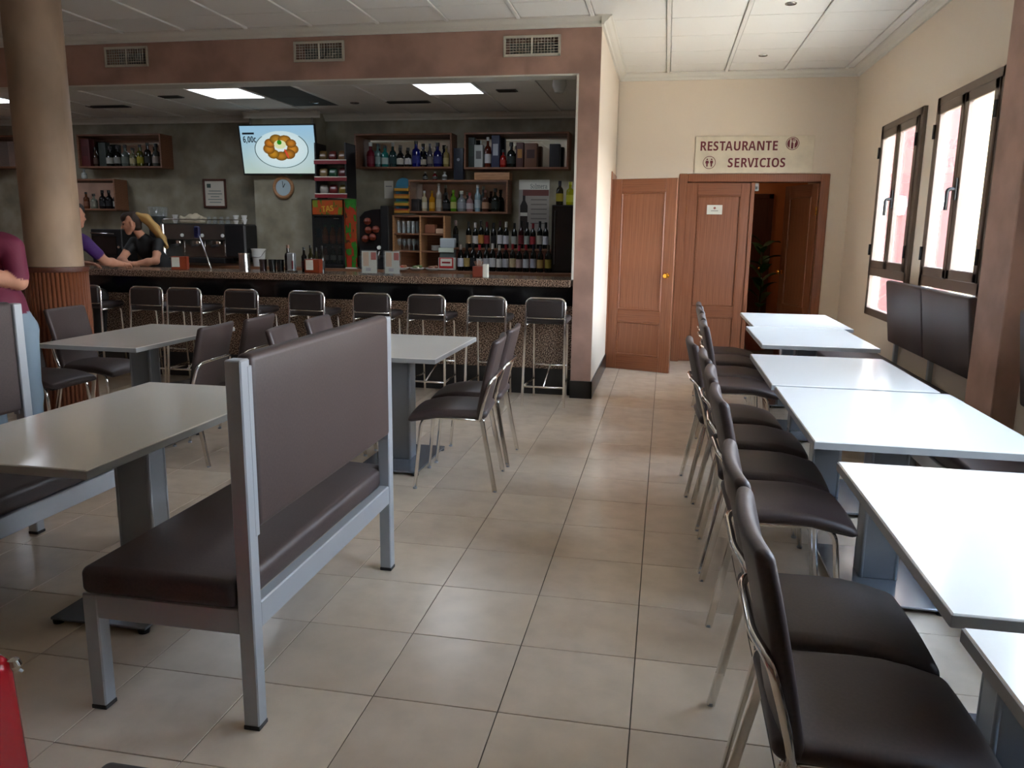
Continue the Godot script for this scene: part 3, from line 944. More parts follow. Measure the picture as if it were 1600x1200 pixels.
# ---------------------------------------------------------------- tables
func make_table(label: String, c: Vector3, w: float, l: float, base_at := Vector2.ZERO) -> Node3D:
	# w across (x), l along the room (z)
	var t := thing("dining_table", label, "table", c, 0.0, "white pedestal tables")
	var top := part(t, "table_top", box(w, 0.03, l, 0.003), M.table_white, Vector3(0, 0.727, 0))
	part(top, "edge_band", boxes([span(-w / 2 - 0.001, w / 2 + 0.001, -0.0145, 0.0115, l / 2 - 0.002, l / 2 + 0.002), span(-w / 2 - 0.001, w / 2 + 0.001, -0.0145, 0.0115, -l / 2 - 0.002, -l / 2 + 0.002), span(-w / 2 - 0.002, -w / 2 + 0.002, -0.0145, 0.0115, -l / 2, l / 2), span(w / 2 - 0.002, w / 2 + 0.002, -0.0145, 0.0115, -l / 2, l / 2)], 0.0005), M.table_edge)
	var b := Vector3(base_at.x, 0, base_at.y)
	part(t, "under_plate", box(0.36, 0.012, 0.5, 0.002), M.black_plastic, b + Vector3(0, 0.705, 0))
	var pd := part(t, "pedestal", boxes([span(-0.075, 0.075, 0.028, 0.70, -0.055, 0.055)], 0.002), M.pedestal_steel, b)
	for s in [[-1, -1], [1, -1], [1, 1], [-1, 1]]:
		part(pd, "corner_post", tube([Vector3(s[0] * 0.0685, 0.028, s[1] * 0.0485), Vector3(s[0] * 0.0685, 0.70, s[1] * 0.0485)], 0.0095, 10), M.grey_steel)
	part(t, "base_plate", box(0.40, 0.012, 0.62, 0.003), M.plate_steel, b + Vector3(0, 0.022, 0))
	for s in [[-1, -1], [1, -1], [1, 1], [-1, 1]]:
		part(t, "foot", lathe([Vector2(0, 0), Vector2(0.02, 0), Vector2(0.022, 0.016), Vector2(0, 0.016)], 10, "table_foot"), M.black_plastic, b + Vector3(s[0] * 0.18, 0, s[1] * 0.29))
	return t

func build_tables():
	make_table("white table cut off by the right edge, nearest the camera", Vector3(0.985, 0, -0.99), 0.785, 1.08)
	make_table("white window table, second from the camera on the right", Vector3(0.985, 0, -2.128), 0.785, 1.085)
	make_table("white window table, third from the camera, in front of the stucco pillar", Vector3(0.965, 0, -3.47), 0.80, 1.08)
	make_table("white window table, fourth from the camera, touching the third", Vector3(0.945, 0, -4.575), 0.78, 1.05)
	make_table("white window table, fifth from the camera, before the last", Vector3(1.06, 0, -6.14), 0.76, 1.12)
	make_table("white window table farthest away, close to the double door", Vector3(1.13, 0, -7.32), 0.78, 1.18)
	make_table("white table between the two brown benches on the left", Vector3(-2.06, 0, -2.675), 0.71, 1.31, Vector2(0.05, 0.0))
	make_table("white table at left rear in front of the round column", Vector3(-3.535, 0, -4.86), 0.70, 1.15, Vector2(0.08, 0.13))
	make_table("white table behind the centre bench, with two chairs at its right", Vector3(-1.645, 0, -4.875), 0.71, 1.03, Vector2(0.02, 0.14))

# ---------------------------------------------------------------- chairs
func make_chair(label: String) -> Node3D:
	# faces +x, stands around the origin
	var t := thing("dining_chair", label, "chair", Vector3.ZERO, 0.0, "brown chairs with chrome frames")
	var seat_bend := func(p: Vector3) -> Vector3:
		var q := p
		var u := clampf((p.x + 0.23) / 0.46, 0.0, 1.0)
		q.y -= 0.045 * pow(clampf((u - 0.55) / 0.45, 0.0, 1.0), 1.7)
		q.y += 0.012 * (1.0 - pow(absf(p.z) / 0.22, 2.0)) * (1.0 if p.y > 0 else 0.0) - 0.006
		q.z *= 1.0 - 0.10 * (1.0 - u)
		if u > 0.8:
			q.y += (0.012 if p.y < 0.0 else 0.0) * (u - 0.8) / 0.2
		return q
	part(t, "seat", pad(Vector3(0.46, 0.05, 0.44), 0.03, 6, seat_bend), M.brown_leather, Vector3(0.025, 0.455, 0))
	var back_bend := func(p: Vector3) -> Vector3:
		var q := p
		var u := (p.y + 0.22) / 0.44
		q.x -= 0.075 * u + 0.02 * u * u
		q.x -= 0.018 * (1.0 - pow(p.z / 0.21, 2.0))
		q.z *= 0.95 + 0.05 * u
		return q
	part(t, "backrest", pad(Vector3(0.04, 0.45, 0.425), 0.02, 6, back_bend), M.brown_leather, Vector3(-0.155, 0.655, 0))
	for s in [-1.0, 1.0]:
		var z: float = s * 0.185
		part(t, "front_leg", tube(fillet([Vector3(0.215, 0.0, s * 0.205), Vector3(0.175, 0.428, z), Vector3(-0.19, 0.416, z)], 0.07, 6), 0.0105, 8), M.chrome)
		part(t, "rear_leg", bar([Vector3(-0.255, 0.0, s * 0.205), Vector3(-0.172, 0.43, z)], 0.013, 0.010), M.chrome)
		part(t, "foot_cap", lathe([Vector2(0, 0), Vector2(0.0125, 0), Vector2(0.0125, 0.01), Vector2(0, 0.01)], 8, "foot_cap"), M.grey_steel, Vector3(0.214, 0, s * 0.205))
		part(t, "foot_cap", lathe([Vector2(0, 0), Vector2(0.0125, 0), Vector2(0.0125, 0.01), Vector2(0, 0.01)], 8, "foot_cap"), M.grey_steel, Vector3(-0.2545, 0, s * 0.205))
	var up := [Vector3(-0.165, 0.42, -0.20), Vector3(-0.185, 0.52, -0.218), Vector3(-0.225, 0.655, -0.205), Vector3(-0.252, 0.665, -0.12), Vector3(-0.252, 0.665, 0.12), Vector3(-0.225, 0.655, 0.205), Vector3(-0.185, 0.52, 0.218), Vector3(-0.165, 0.42, 0.20)]
	part(t, "back_frame", tube(fillet(up, 0.05, 5), 0.0105, 8), M.chrome)
	part(t, "cross_bar", tube([Vector3(-0.17, 0.42, -0.20), Vector3(-0.17, 0.42, 0.20)], 0.009, 8), M.chrome)
	return t

func bar(pts: Array, hx: float, hz: float) -> ArrayMesh:
	var st := begin()
	var d: Vector3 = pts[1] - pts[0]
	var y := d.normalized()
	var z := Vector3(1, 0, 0).cross(y).normalized()
	add_box(st, (pts[0] + pts[1]) * 0.5, Vector3(hx * 2, d.length(), hz * 2), 0.003, Basis(y.cross(z), y, z))
	return finish(st)

func build_chairs():
	var c := make_chair("brown chair nearest the camera in the row by the window tables")
	c.position = Vector3(0.465, 0, -1.69)
	var row := [[-2.15, 0.465], [-3.09, 0.48], [-3.57, 0.48], [-4.10, 0.475], [-4.63, 0.425], [-5.57, 0.54], [-6.07, 0.55], [-6.69, 0.555], [-7.17, 0.57]]
	for k in row.size():
		copy(c, "dining_chair", "brown chair, %s from the camera in the row by the window tables" % ordinal(k + 1), Vector3(row[k][1], 0, row[k][0]), [0.0, 0.02, -0.03, 0.02, 0.05, 0.0, -0.02, 0.03, 0.0][k])
	copy(c, "dining_chair", "brown chair with its side to us at the table by the stools", Vector3(-1.175, 0, -4.43), PI + 0.09)
	copy(c, "dining_chair", "brown chair behind the one standing sideways at the table by the stools", Vector3(-1.19, 0, -4.95), PI + 0.04)
	copy(c, "dining_chair", "brown chair with its back showing left of the bench post", Vector3(-3.02, 0, -4.50), PI + 0.06)
	copy(c, "dining_chair", "brown chair behind the bench, second right of the left rear table", Vector3(-3.0, 0, -5.02), PI + 0.04)
	copy(c, "dining_chair", "brown chair behind the bench, its top edge lowest of the four", Vector3(-2.09, 0, -4.55), 0.10)
	copy(c, "dining_chair", "brown chair behind the bench, rightmost of the four tops", Vector3(-2.10, 0, -5.10), 0.06)
	copy(c, "dining_chair", "dark chair at the left side of the left rear table, front", Vector3(-4.20, 0, -4.66), 0.0)
	copy(c, "dining_chair", "dark chair at the left side of the left rear table, by the column", Vector3(-4.16, 0, -5.17), 0.05)

# ---------------------------------------------------------------- benches
func make_bench(label: String, l: float, panels := 1, wall := false, lead := 0.45) -> Node3D:
	# back at x = 0 facing -x; runs along z, centred
	var t := thing("upholstered_bench", label, "bench", Vector3.ZERO, 0.0, "brown benches with grey steel frames")
	var h := l * 0.5
	var puff := func(p: Vector3) -> Vector3:
		return p + Vector3(0, 0.008 * (1.0 - pow(p.x / 0.26, 2.0)) if p.y > 0 else 0.0, 0)
	part(t, "seat", pad(Vector3(0.515, 0.085, l - 0.104), 0.026, 4, puff), M.brown_leather, Vector3(-0.2675, 0.4285, 0))
	part(t, "seat_front", pad(Vector3(0.507, 0.085, l + 0.02), 0.024, 4, puff), M.brown_leather, Vector3(-0.2815, 0.4285, 0))
	var p0 := -h + (lead if wall else 0.045)
	var pw := (h - (0.0 if wall else 0.045) - p0) / panels
	for k in panels:
		part(t, "back_panel", pad(Vector3(0.055, 0.51, pw - 0.012), 0.02, 4), M.brown_leather, Vector3(-0.05 if wall else 0.004, 0.875, p0 + pw * (k + 0.5)), Vector3(0, 0, 0.12 if wall else 0.0))
	var m = M.grey_steel
	part(t, "rear_rail", boxes([span(-0.02, 0.022, 0.31, 0.392, -h + 0.05, h - 0.05)], 0.004), m)
	part(t, "front_rail", boxes([span(-0.535, -0.495, 0.305, 0.386, -h + 0.05, h - 0.05)], 0.004), m)
	for s in [-1.0, 1.0]:
		var z: float = s * (h - 0.025)
		var po := part(t, "post", boxes([span(-0.025, 0.025, 0.012, 0.40 if wall else 1.12, z - 0.025, z + 0.025)], 0.004), m)
		if not wall:
			part(po, "flange", boxes([span(0.0, 0.026, 0.60, 1.10, z - s * 0.022 - 0.012, z - s * 0.022 + 0.012)], 0.002), m)
		part(t, "front_leg", boxes([span(-0.54, -0.49, 0.012, 0.385, z - 0.025, z + 0.025)], 0.004), m)
		part(t, "side_rail", boxes([span(-0.495, -0.022, 0.305, 0.385, z - 0.022, z + 0.022)], 0.004), m)
		part(t, "foot_cap", boxes([span(-0.026, 0.026, 0.0, 0.014, z - 0.026, z + 0.026)], 0.002), M.black_plastic)
		part(t, "foot_cap", boxes([span(-0.541, -0.489, 0.0, 0.014, z - 0.026, z + 0.026)], 0.002), M.black_plastic)
	if wall:
		for z in [p0 + 0.05, p0 + pw, h - 0.15]:
			part(t, "back_support", boxes([span(-0.002, 0.03, 0.38, 1.05, z - 0.022, z + 0.022)], 0.003), m)
	return t

func build_benches():
	var b := make_bench("brown bench in the foreground, its back panel facing the aisle", 1.21)
	b.position = Vector3(-1.145, 0, -2.535)
	var b2 := copy(b, "upholstered_bench", "brown bench at the left edge, across the table from the foreground bench", Vector3(-2.955, 0, -2.56), PI)
	var w := make_bench("brown wall bench under the two visible windows", 2.32, 2, true)
	w.position = Vector3(1.90, 0, -6.30)
	var w2 := make_bench("brown wall bench along the near windows, past the pillar", 2.1, 2, true, 0.10)
	w2.position = Vector3(1.895, 0, -3.50)
	copy(w2, "upholstered_bench", "brown wall bench beside the camera at the right", Vector3(1.895, 0, -1.25))

# ---------------------------------------------------------------- bar stools
func make_stool(label: String) -> Node3D:
	# backrest towards +z, the bar at -z
	var t := thing("bar_stool", label, "bar stool", Vector3.ZERO, 0.0, "chrome bar stools with brown pads")
	part(t, "seat", pad(Vector3(0.37, 0.055, 0.36), 0.027, 4), M.dark_leather, Vector3(0, 0.735, -0.19))
	part(t, "backrest", pad(Vector3(0.31, 0.155, 0.035), 0.017, 3), M.dark_leather, Vector3(0, 0.838, 0.0))
	var f := [Vector3(-0.182, 0.0, 0.05), Vector3(-0.168, 0.76, 0.0), Vector3(-0.166, 0.925, -0.012), Vector3(0.166, 0.925, -0.012), Vector3(0.168, 0.76, 0.0), Vector3(0.182, 0.0, 0.05)]
	part(t, "back_frame", tube(fillet(f, 0.06, 6), 0.0115, 10), M.chrome)
	part(t, "back_bar", tube([Vector3(-0.167, 0.762, 0.0), Vector3(0.167, 0.762, 0.0)], 0.008, 8), M.chrome)
	for s in [-1.0, 1.0]:
		part(t, "front_leg", tube(fillet([Vector3(s * 0.15, 0.0, -0.39), Vector3(s * 0.15, 0.70, -0.345), Vector3(s * 0.165, 0.70, 0.0)], 0.05, 5), 0.0105, 8), M.chrome)
		part(t, "side_rung", tube([Vector3(s * 0.178, 0.17, 0.038), Vector3(s * 0.15, 0.17, -0.378)], 0.008, 8), M.chrome)
	part(t, "rear_rung", tube([Vector3(-0.178, 0.17, 0.038), Vector3(0.178, 0.17, 0.038)], 0.009, 8), M.chrome)
	part(t, "footrest", tube([Vector3(-0.15, 0.30, -0.37), Vector3(0.15, 0.30, -0.37)], 0.010, 8), M.chrome)
	part(t, "middle_strut", tube([Vector3(0, 0.17, 0.036), Vector3(0, 0.30, -0.37)], 0.007, 8), M.chrome)
	return t

func build_stools():
	var s := make_stool("chrome bar stool nearest the pier, its back post lit by the windows")
	s.position = Vector3(-0.98, 0, -6.61)
	var xs := [-1.49, -2.03, -2.53, -3.15, -3.79, -4.365, -4.757, -5.42]
	var where := ["second from the pier", "third from the pier", "fourth from the pier", "fifth from the pier", "sixth from the pier", "seventh from the pier, touching its neighbour", "eighth from the pier, touching its neighbour", "under the man in purple"]
	for k in xs.size():
		copy(s, "bar_stool", "chrome bar stool with dark pad, %s" % where[k], Vector3(xs[k], 0, -6.60), [0.02, -0.03, 0.05, 0.0, -0.04, 0.03, 0.0, 0.1][k])

# ---------------------------------------------------------------- bar shelves and machines
func shelf_box(label: String, x0, x1, y0, y1, mirrored := true) -> Node3D:
	var t := thing("wall_shelf", label, "shelf", Vector3((x0 + x1) * 0.5, y0, -9.325), 0.0, "wooden box shelves behind the bar")
	var w: float = x1 - x0
	var h: float = y1 - y0
	part(t, "bottom_board", box(w, 0.022, 0.25, 0.002), M.shelf_wood, Vector3(0, 0.011, 0))
	part(t, "top_board", box(w, 0.022, 0.25, 0.002), M.shelf_wood, Vector3(0, h - 0.011, 0))
	for s in [-1.0, 1.0]:
		part(t, "side_board", box(0.022, h - 0.044, 0.25, 0.002), M.shelf_wood, Vector3(s * (w * 0.5 - 0.011), h * 0.5, 0))
	if mirrored:
		part(t, "mirror_back", box(w - 0.044, h - 0.044, 0.006, 0.0), M.mirror, Vector3(0, h * 0.5, -0.119))
	else:
		part(t, "back_board", box(w - 0.044, h - 0.044, 0.006, 0.0), M.shelf_wood, Vector3(0, h * 0.5, -0.119))
	return t

func build_bar_fittings():
	shelf_box("mirrored wooden shelf of coloured gin bottles right of the television", -3.706, -2.505, 2.20, 2.602)
	shelf_box("mirrored wooden shelf of whisky boxes at the upper right of the bar", -2.359, -1.135, 2.193, 2.603)
	shelf_box("lower wooden shelf of clear bottles above the wine rack", -3.038, -1.834, 1.688, 2.071)
	shelf_box("upper wooden shelf of bottles left of the framed notice", -7.46, -6.27, 2.215, 2.63)
	shelf_box("lower wooden shelf of dark bottles behind the barmaid", -8.0, -6.963, 1.685, 2.08)
	shelf_box("wooden shelf of bottles at the far left behind the column", -8.95, -7.75, 2.215, 2.63)
	# television
	var tv := thing("television", "flat television showing a plate of fried food and a price", "television", Vector3(-4.59, 2.405, -9.03))
	tv.rotation = Vector3(0.15, 0.0, 0.0)
	tv.scale = Vector3(0.985, 0.975, 0.98)
	part(tv, "bezel", boxes([span(-0.495, 0.495, 0.283, 0.298, -0.02, 0.02), span(-0.495, 0.495, -0.298, -0.278, -0.02, 0.02), span(-0.495, -0.481, -0.298, 0.298, -0.02, 0.02), span(0.481, 0.495, -0.298, 0.298, -0.02, 0.02)], 0.004), M.black_plastic)
	part(tv, "rear_shell", box(0.96, 0.56, 0.03, 0.01), M.black_plastic, Vector3(0, 0, -0.02))
	var sc := MeshInstance3D.new()
	var qm := QuadMesh.new()
	qm.size = Vector2(0.964, 0.562)
	sc.mesh = qm
	sc.name = "screen"
	sc.material_override = screen_material()
	tv.add_child(sc)
	sc.position = Vector3(0, 0.002, 0.008)
	var pt := text("6,00c", 0.10, 0.001, true)
	var bb := pt.get_aabb()
	var ink := colour(Color(0.05, 0.09, 0.16), 0.5)
	var po := part(tv, "price_lettering", pt, ink, Vector3(-0.365, 0.125, 0.0095))
	po.scale = Vector3(0.17 / bb.size.x, 0.085 / bb.size.y, 1)
	part(tv, "price_bar", box(0.155, 0.022, 0.001, 0.0), ink, Vector3(-0.375, 0.195, 0.0095))
	part(tv, "standby_light", box(0.012, 0.006, 0.004, 0.0), colour(Color(0.2, 0.8, 0.3), 0.3), Vector3(0.26, -0.30, 0.015))
	part(tv, "wall_arm", boxes([span(-0.06, 0.06, -0.06, 0.06, -0.075, -0.02)], 0.004), M.black_plastic)
	for s in [-1.0, 1.0]:
		var bp := thing("steel_pole", "short bright steel pole %s the television" % ("left of" if s < 0 else "right of"), "pole", Vector3(-4.59 + s * 0.40, 2.62, -9.115))
		part(bp, "tube", tube([Vector3(0, 0, 0), Vector3(0, 0.16, 0)], 0.012, 8), M.steel)
		part(bp, "end_ring", lathe([Vector2(0.0, 0), Vector2(0.02, 0), Vector2(0.02, 0.012), Vector2(0.0, 0.012)], 10, "polering"), M.steel)
	# clock
	var ck := thing("wall_clock", "round wooden wall clock with a pale blue face", "clock", Vector3(-4.60, 1.975, -9.14))
	part(ck, "case", lathe([Vector2(0.0, 0.0), Vector2(0.135, 0.0), Vector2(0.135, 0.025), Vector2(0.118, 0.036), Vector2(0.100, 0.026), Vector2(0.098, 0.014), Vector2(0.0, 0.014)], 32), M.pale_wood, Vector3.ZERO, Vector3(PI / 2, 0, 0))
	part(ck, "face", lathe([Vector2(0, 0.016), Vector2(0.098, 0.016), Vector2(0.098, 0.0145), Vector2(0, 0.0145)], 28), colour(Color(0.66, 0.74, 0.77), 0.3), Vector3.ZERO, Vector3(PI / 2, 0, 0))
	part(ck, "hour_hand", box(0.008, 0.055, 0.002, 0.0), M.black_plastic, Vector3(0.012, 0.022, 0.0185), Vector3(0, 0, -0.5))
	part(ck, "minute_hand", box(0.006, 0.08, 0.002, 0.0), M.black_plastic, Vector3(-0.004, 0.036, 0.0195), Vector3(0, 0, 0.1))
	# framed notice
	var fn := thing("framed_notice", "white printed notice in a dark red frame above the coffee machine", "picture frame", Vector3(-5.70, 1.915, -9.435))
	part(fn, "frame", boxes([span(-0.16, -0.135, -0.18, 0.18, 0, 0.02), span(0.135, 0.16, -0.18, 0.18, 0, 0.02), span(-0.16, 0.16, 0.155, 0.18, 0, 0.02), span(-0.16, 0.16, -0.18, -0.155, 0, 0.02)], 0.003), M.dark_wood)
	part(fn, "sheet", box(0.28, 0.32, 0.004, 0.0), M.paper, Vector3(0, 0, 0.004))
	part(fn, "stamp", box(0.055, 0.05, 0.001, 0.0), colour(Color(0.25, 0.33, 0.30)), Vector3(-0.08, 0.095, 0.0068))
	for k in 5:
		part(fn, "print_line", box([0.17, 0.2, 0.12, 0.2, 0.16][k], 0.012, 0.001, 0.0), colour(Color(0.55, 0.6, 0.57)), Vector3(0.0, 0.03 - 0.035 * k, 0.0068))
	# wine poster
	var ps := thing("wine_poster", "wine price poster with a bottle, right of the shelves", "poster", Vector3(-1.565, 1.79, -9.446))
	part(ps, "sheet", box(0.365, 0.60, 0.002, 0.0), colour(Color(0.62, 0.60, 0.57)))
	part(ps, "head_strip", box(0.365, 0.115, 0.002, 0.0), colour(Color(0.86, 0.87, 0.83)), Vector3(0, 0.2425, 0.0015))
	var tt := text("Solmera", 0.06, 0.001, false, "Droid Serif")
	bb = tt.get_aabb()
	var to := part(ps, "lettering", tt, colour(Color(0.25, 0.36, 0.36)), Vector3(0.055, 0.222, 0.0035))
	to.scale = Vector3(0.20 / bb.size.x, 0.055 / bb.size.y, 1)
	part(ps, "picture_band", box(0.31, 0.07, 0.001, 0.0), colour(Color(0.42, 0.24, 0.22)), Vector3(0.02, 0.15, 0.0016))
	part(ps, "picture_bottle", extrude(PackedVector2Array([Vector2(-0.045, -0.29), Vector2(0.045, -0.29), Vector2(0.045, 0.0), Vector2(0.016, 0.06), Vector2(0.016, 0.12), Vector2(-0.016, 0.12), Vector2(-0.016, 0.06), Vector2(-0.045, 0.0)]), 0.001), colour(Color(0.16, 0.14, 0.13)), Vector3(-0.12, 0, 0.0016))
	part(ps, "picture_label", box(0.086, 0.04, 0.001, 0.0), M.paper, Vector3(-0.12, -0.1, 0.0026))
	for k in 6:
		part(ps, "price_line", box(0.19, 0.014, 0.001, 0.0), colour(Color(0.45, 0.43, 0.41)), Vector3(0.06, 0.07 - 0.055 * k, 0.0016))
	var ns := thing("white_note", "small white sheet of paper on the wall by the blue stand", "paper", Vector3(-3.37, 1.97, -9.446))
	part(ns, "sheet", box(0.115, 0.21, 0.002, 0.0), M.paper)
	part(ns, "print_line", box(0.08, 0.01, 0.001, 0.0), colour(Color(0.5, 0.5, 0.5)), Vector3(0, 0.04, 0.0016))
	# snack rack on the fridge
	var rk := thing("snack_rack", "dark snack rack with red shelf strips on top of the fridge", "rack", Vector3(-3.865, 1.845, -9.0))
	for s in [-1.0, 1.0]:
		part(rk, "upright", box(0.018, 0.62, 0.30, 0.002), M.black_plastic, Vector3(s * 0.185, 0.31, 0))
	for k in 3:
		var sh := part(rk, "shelf", box(0.36, 0.012, 0.30, 0.001), M.black_plastic, Vector3(0, 0.02 + 0.19 * k, 0))
		part(sh, "price_strip", box(0.40, 0.042, 0.006, 0.001), M.red_metal, Vector3(0, 0.0, 0.153))
		part(sh, "strip_edge", box(0.40, 0.010, 0.008, 0.001), M.trim_white, Vector3(0, 0.025, 0.153))
	var bag_c := [Color(0.75, 0.72, 0.68), Color(0.55, 0.2, 0.2), Color(0.72, 0.60, 0.2), Color(0.66, 0.55, 0.35), Color(0.18, 0.38, 0.26), Color(0.5, 0.18, 0.18), Color(0.5, 0.38, 0.2), Color(0.45, 0.15, 0.12), Color(0.6, 0.42, 0.25)]
	var bag_w := ["silver", "dark red", "yellow", "tan", "green", "red", "brown", "maroon", "ochre"]
	for k in 9:
		var lv := k / 3
		var bulge := func(p: Vector3) -> Vector3:
			return Vector3(p.x * (1.0 - 0.15 * absf(p.y) / 0.06), p.y, p.z * (1.0 - 0.8 * pow(absf(p.y) / 0.06, 2.0)))
		if not cache.has("bag"):
			cache["bag"] = pad(Vector3(0.105, 0.125, 0.05), 0.02, 3, bulge)
		solo("snack_bag", cache["bag"], colour(bag_c[k].darkened(0.25), 0.3), "%s snack bag on the %s shelf of the rack over the fridge" % [bag_w[k], ["bottom", "middle", "top"][lv]], "snack bag", Vector3(-3.985 + 0.12 * (k % 3), 1.845 + 0.091 + 0.19 * lv, -8.93), Vector3(-0.08, rng.randf_range(-0.2, 0.2), 0), "snack bags in the rack")
	# drinks fridge
	var fr := thing("drinks_fridge", "small glass-door drinks fridge with an orange and green header", "fridge", Vector3(-3.83, 1.03, -8.98))
	part(fr, "cabinet", boxes([span(-0.29, -0.26, 0.0, 0.80, -0.14, 0.12), span(0.085, 0.115, 0.0, 0.80, -0.14, 0.12), span(-0.29, 0.115, 0.0, 0.04, -0.14, 0.12), span(-0.29, 0.115, 0.60, 0.80, -0.14, 0.12), span(-0.29, 0.115, 0.0, 0.80, -0.14, -0.12)], 0.003), M.black_plastic)
	part(fr, "header_print", box(0.375, 0.165, 0.004, 0.0), header_material(), Vector3(-0.0875, 0.705, 0.123))
	part(fr, "glass_door", box(0.34, 0.54, 0.008, 0.0), M.fridge_glass, Vector3(-0.0875, 0.32, 0.118))
	part(fr, "handle", box(0.07, 0.012, 0.012, 0.003), M.steel, Vector3(0.02, 0.575, 0.13))
	for k in 2:
		part(fr, "wire_shelf", box(0.34, 0.006, 0.2, 0.001), M.steel, Vector3(-0.0875, 0.06 + 0.22 * k, 0.0))
	part(fr, "side_print", boxes([span(0.116, 0.118, 0.01, 0.79, -0.12, 0.12)], 0.0), side_material())
	var tl := text("TAS", 0.09, 0.003, true)
	var tp := part(fr, "lettering", tl, colour(Color(0.75, 0.62, 0.2)), Vector3(-0.085, 0.69, 0.126), Vector3(0, 0, 0.1))
	for k in 3:
		lone_bottle("soft_drink_bottle", "orange soft drink bottle, %s from left inside the drinks fridge" % ordinal(k), Vector3(-4.01 + 0.095 * k, 1.03 + 0.286, -8.98), "soda", 0.22, 0.036, Color(0.62, 0.32, 0.08), Color(0.7, 0.35, 0.1), Color(0.2, 0.4, 0.15), "bottles in the drinks fridge")
	for k in 3:
		lone_bottle("soft_drink_bottle", "green soft drink bottle, %s from left at the bottom of the fridge" % ordinal(k), Vector3(-4.01 + 0.095 * k, 1.03 + 0.066, -8.98), "soda", 0.19, 0.034, Color(0.10, 0.22, 0.12), Color(0.6, 0.62, 0.58), Color(0.5, 0.5, 0.5), "bottles in the drinks fridge")
	var fp := thing("printed_display_panel", "tall green and red printed panel standing beside the fridge", "display", Vector3(-3.64, 1.031, -8.885))
	part(fp, "panel", box(0.135, 0.79, 0.02, 0.002), side_material(), Vector3(0, 0.407, 0))
	part(fp, "foot", box(0.14, 0.012, 0.08, 0.002), M.white_ceramic, Vector3(0, 0.006, 0.0))
	# black juicer
	var jc := thing("orange_juicer", "black orange juicer with oranges behind its dark cover", "juicer", Vector3(-3.375, 1.03, -8.95))
	part(jc, "base", box(0.34, 0.16, 0.24, 0.02), M.black_plastic, Vector3(0, 0.08, 0))
	part(jc, "rear_tower", box(0.10, 0.73, 0.20, 0.01), M.black_plastic, Vector3(0.15, 0.365, -0.02))
	var dome := PackedVector2Array([Vector2(-0.17, 0.16), Vector2(0.10, 0.16), Vector2(0.10, 0.69), Vector2(0.0, 0.685), Vector2(-0.10, 0.66), Vector2(-0.16, 0.60)])
	part(jc, "body", extrude(dome, 0.16), colour(Color(0.07, 0.07, 0.08), 0.25), Vector3(0, 0, -0.02))
	for k in 5:
		part(jc, "orange", lathe([Vector2(0, -0.045), Vector2(0.032, -0.032), Vector2(0.045, 0), Vector2(0.032, 0.032), Vector2(0, 0.045)], 12, "orange"), colour(Color(0.44, 0.17, 0.08), 0.5), Vector3([-0.09, 0.0, -0.05, 0.04, -0.06][k], [0.35, 0.37, 0.45, 0.46, 0.55][k], 0.075))
	part(jc, "dial", lathe([Vector2(0, 0), Vector2(0.024, 0), Vector2(0.022, 0.02), Vector2(0, 0.022)], 16), M.white_ceramic, Vector3(0.075, 0.25, 0.062), Vector3(PI / 2, 0, 0))
	part(jc, "tap", tube([Vector3(0.1, 0.2, 0.08), Vector3(0.1, 0.2, 0.14), Vector3(0.1, 0.12, 0.15)], 0.014, 8), M.steel)
	# blue and yellow crisp stand
	var st := thing("crisp_stand", "blue and yellow cardboard stand hung beside the lower shelf", "display stand", Vector3(-3.115, 1.68, -9.2))
	part(st, "back_card", extrude(round_top(0.19, 0.42), 0.006), colour(Color(0.16, 0.42, 0.52), 0.5), Vector3(0, 0, -0.05))
	for k in 4:
		var tray := part(st, "tray", box(0.18, 0.05, 0.08, 0.003), colour(Color(0.66, 0.48, 0.12), 0.5), Vector3(0, 0.03 + 0.085 * k, 0.0))
		part(tray, "tray_print", box(0.17, 0.016, 0.002, 0.0), colour([Color(0.5, 0.15, 0.12), Color(0.2, 0.4, 0.2), Color(0.55, 0.3, 0.1), Color(0.2, 0.42, 0.5)][k]), Vector3(0, 0.016, 0.041))
	# pigeonhole unit
	var pg := thing("pigeonhole_shelf", "low wooden pigeonhole shelf of glasses under the lower shelf", "shelf", Vector3(-2.845, 1.03, -9.1))
	for x in [-0.31, 0.02, 0.31]:
		part(pg, "upright", box(0.022, 0.625, 0.26, 0.002), M.pale_wood, Vector3(x, 0.3125, 0))
	for y in [0.011, 0.21, 0.41, 0.615]:
		part(pg, "board", box(0.60, 0.02, 0.258, 0.002), M.shelf_wood, Vector3(0, y, 0.0))
	part(pg, "back_board", box(0.60, 0.6, 0.008, 0.0), M.shelf_wood, Vector3(0, 0.31, -0.125))
	if true:
		for k in 5:
			solo("straight_glass", lathe([Vector2(0.0, 0.0), Vector2(0.022, 0.0), Vector2(0.026, 0.14), Vector2(0.0245, 0.14), Vector2(0.021, 0.006), Vector2(0, 0.006)], 12, "tallglass"), M.clear_glass, "tall straight glass, %s from left in the top pigeonhole" % ordinal(k), "glass", Vector3(-3.11 + 0.058 * k, 1.451, -9.05), Vector3(0, 0, [0.0, 0.0, 0.0, 0.0, 0.0][k]), "tall glasses in the pigeonholes")
		for k in 5:
			solo("round_glass", lathe([Vector2(0.0, 0.0), Vector2(0.026, 0.0), Vector2(0.005, 0.008), Vector2(0.005, 0.045), Vector2(0.025, 0.07), Vector2(0.028, 0.10), Vector2(0.022, 0.135), Vector2(0.0205, 0.135), Vector2(0.026, 0.1), Vector2(0.0, 0.05)], 12, "roundglass"), M.clear_glass, "stemmed round glass, %s from left in the middle pigeonhole" % ordinal(k), "glass", Vector3(-3.106 + 0.0585 * k, 1.252, -9.05), Vector3.ZERO, "stemmed glasses in the pigeonholes")
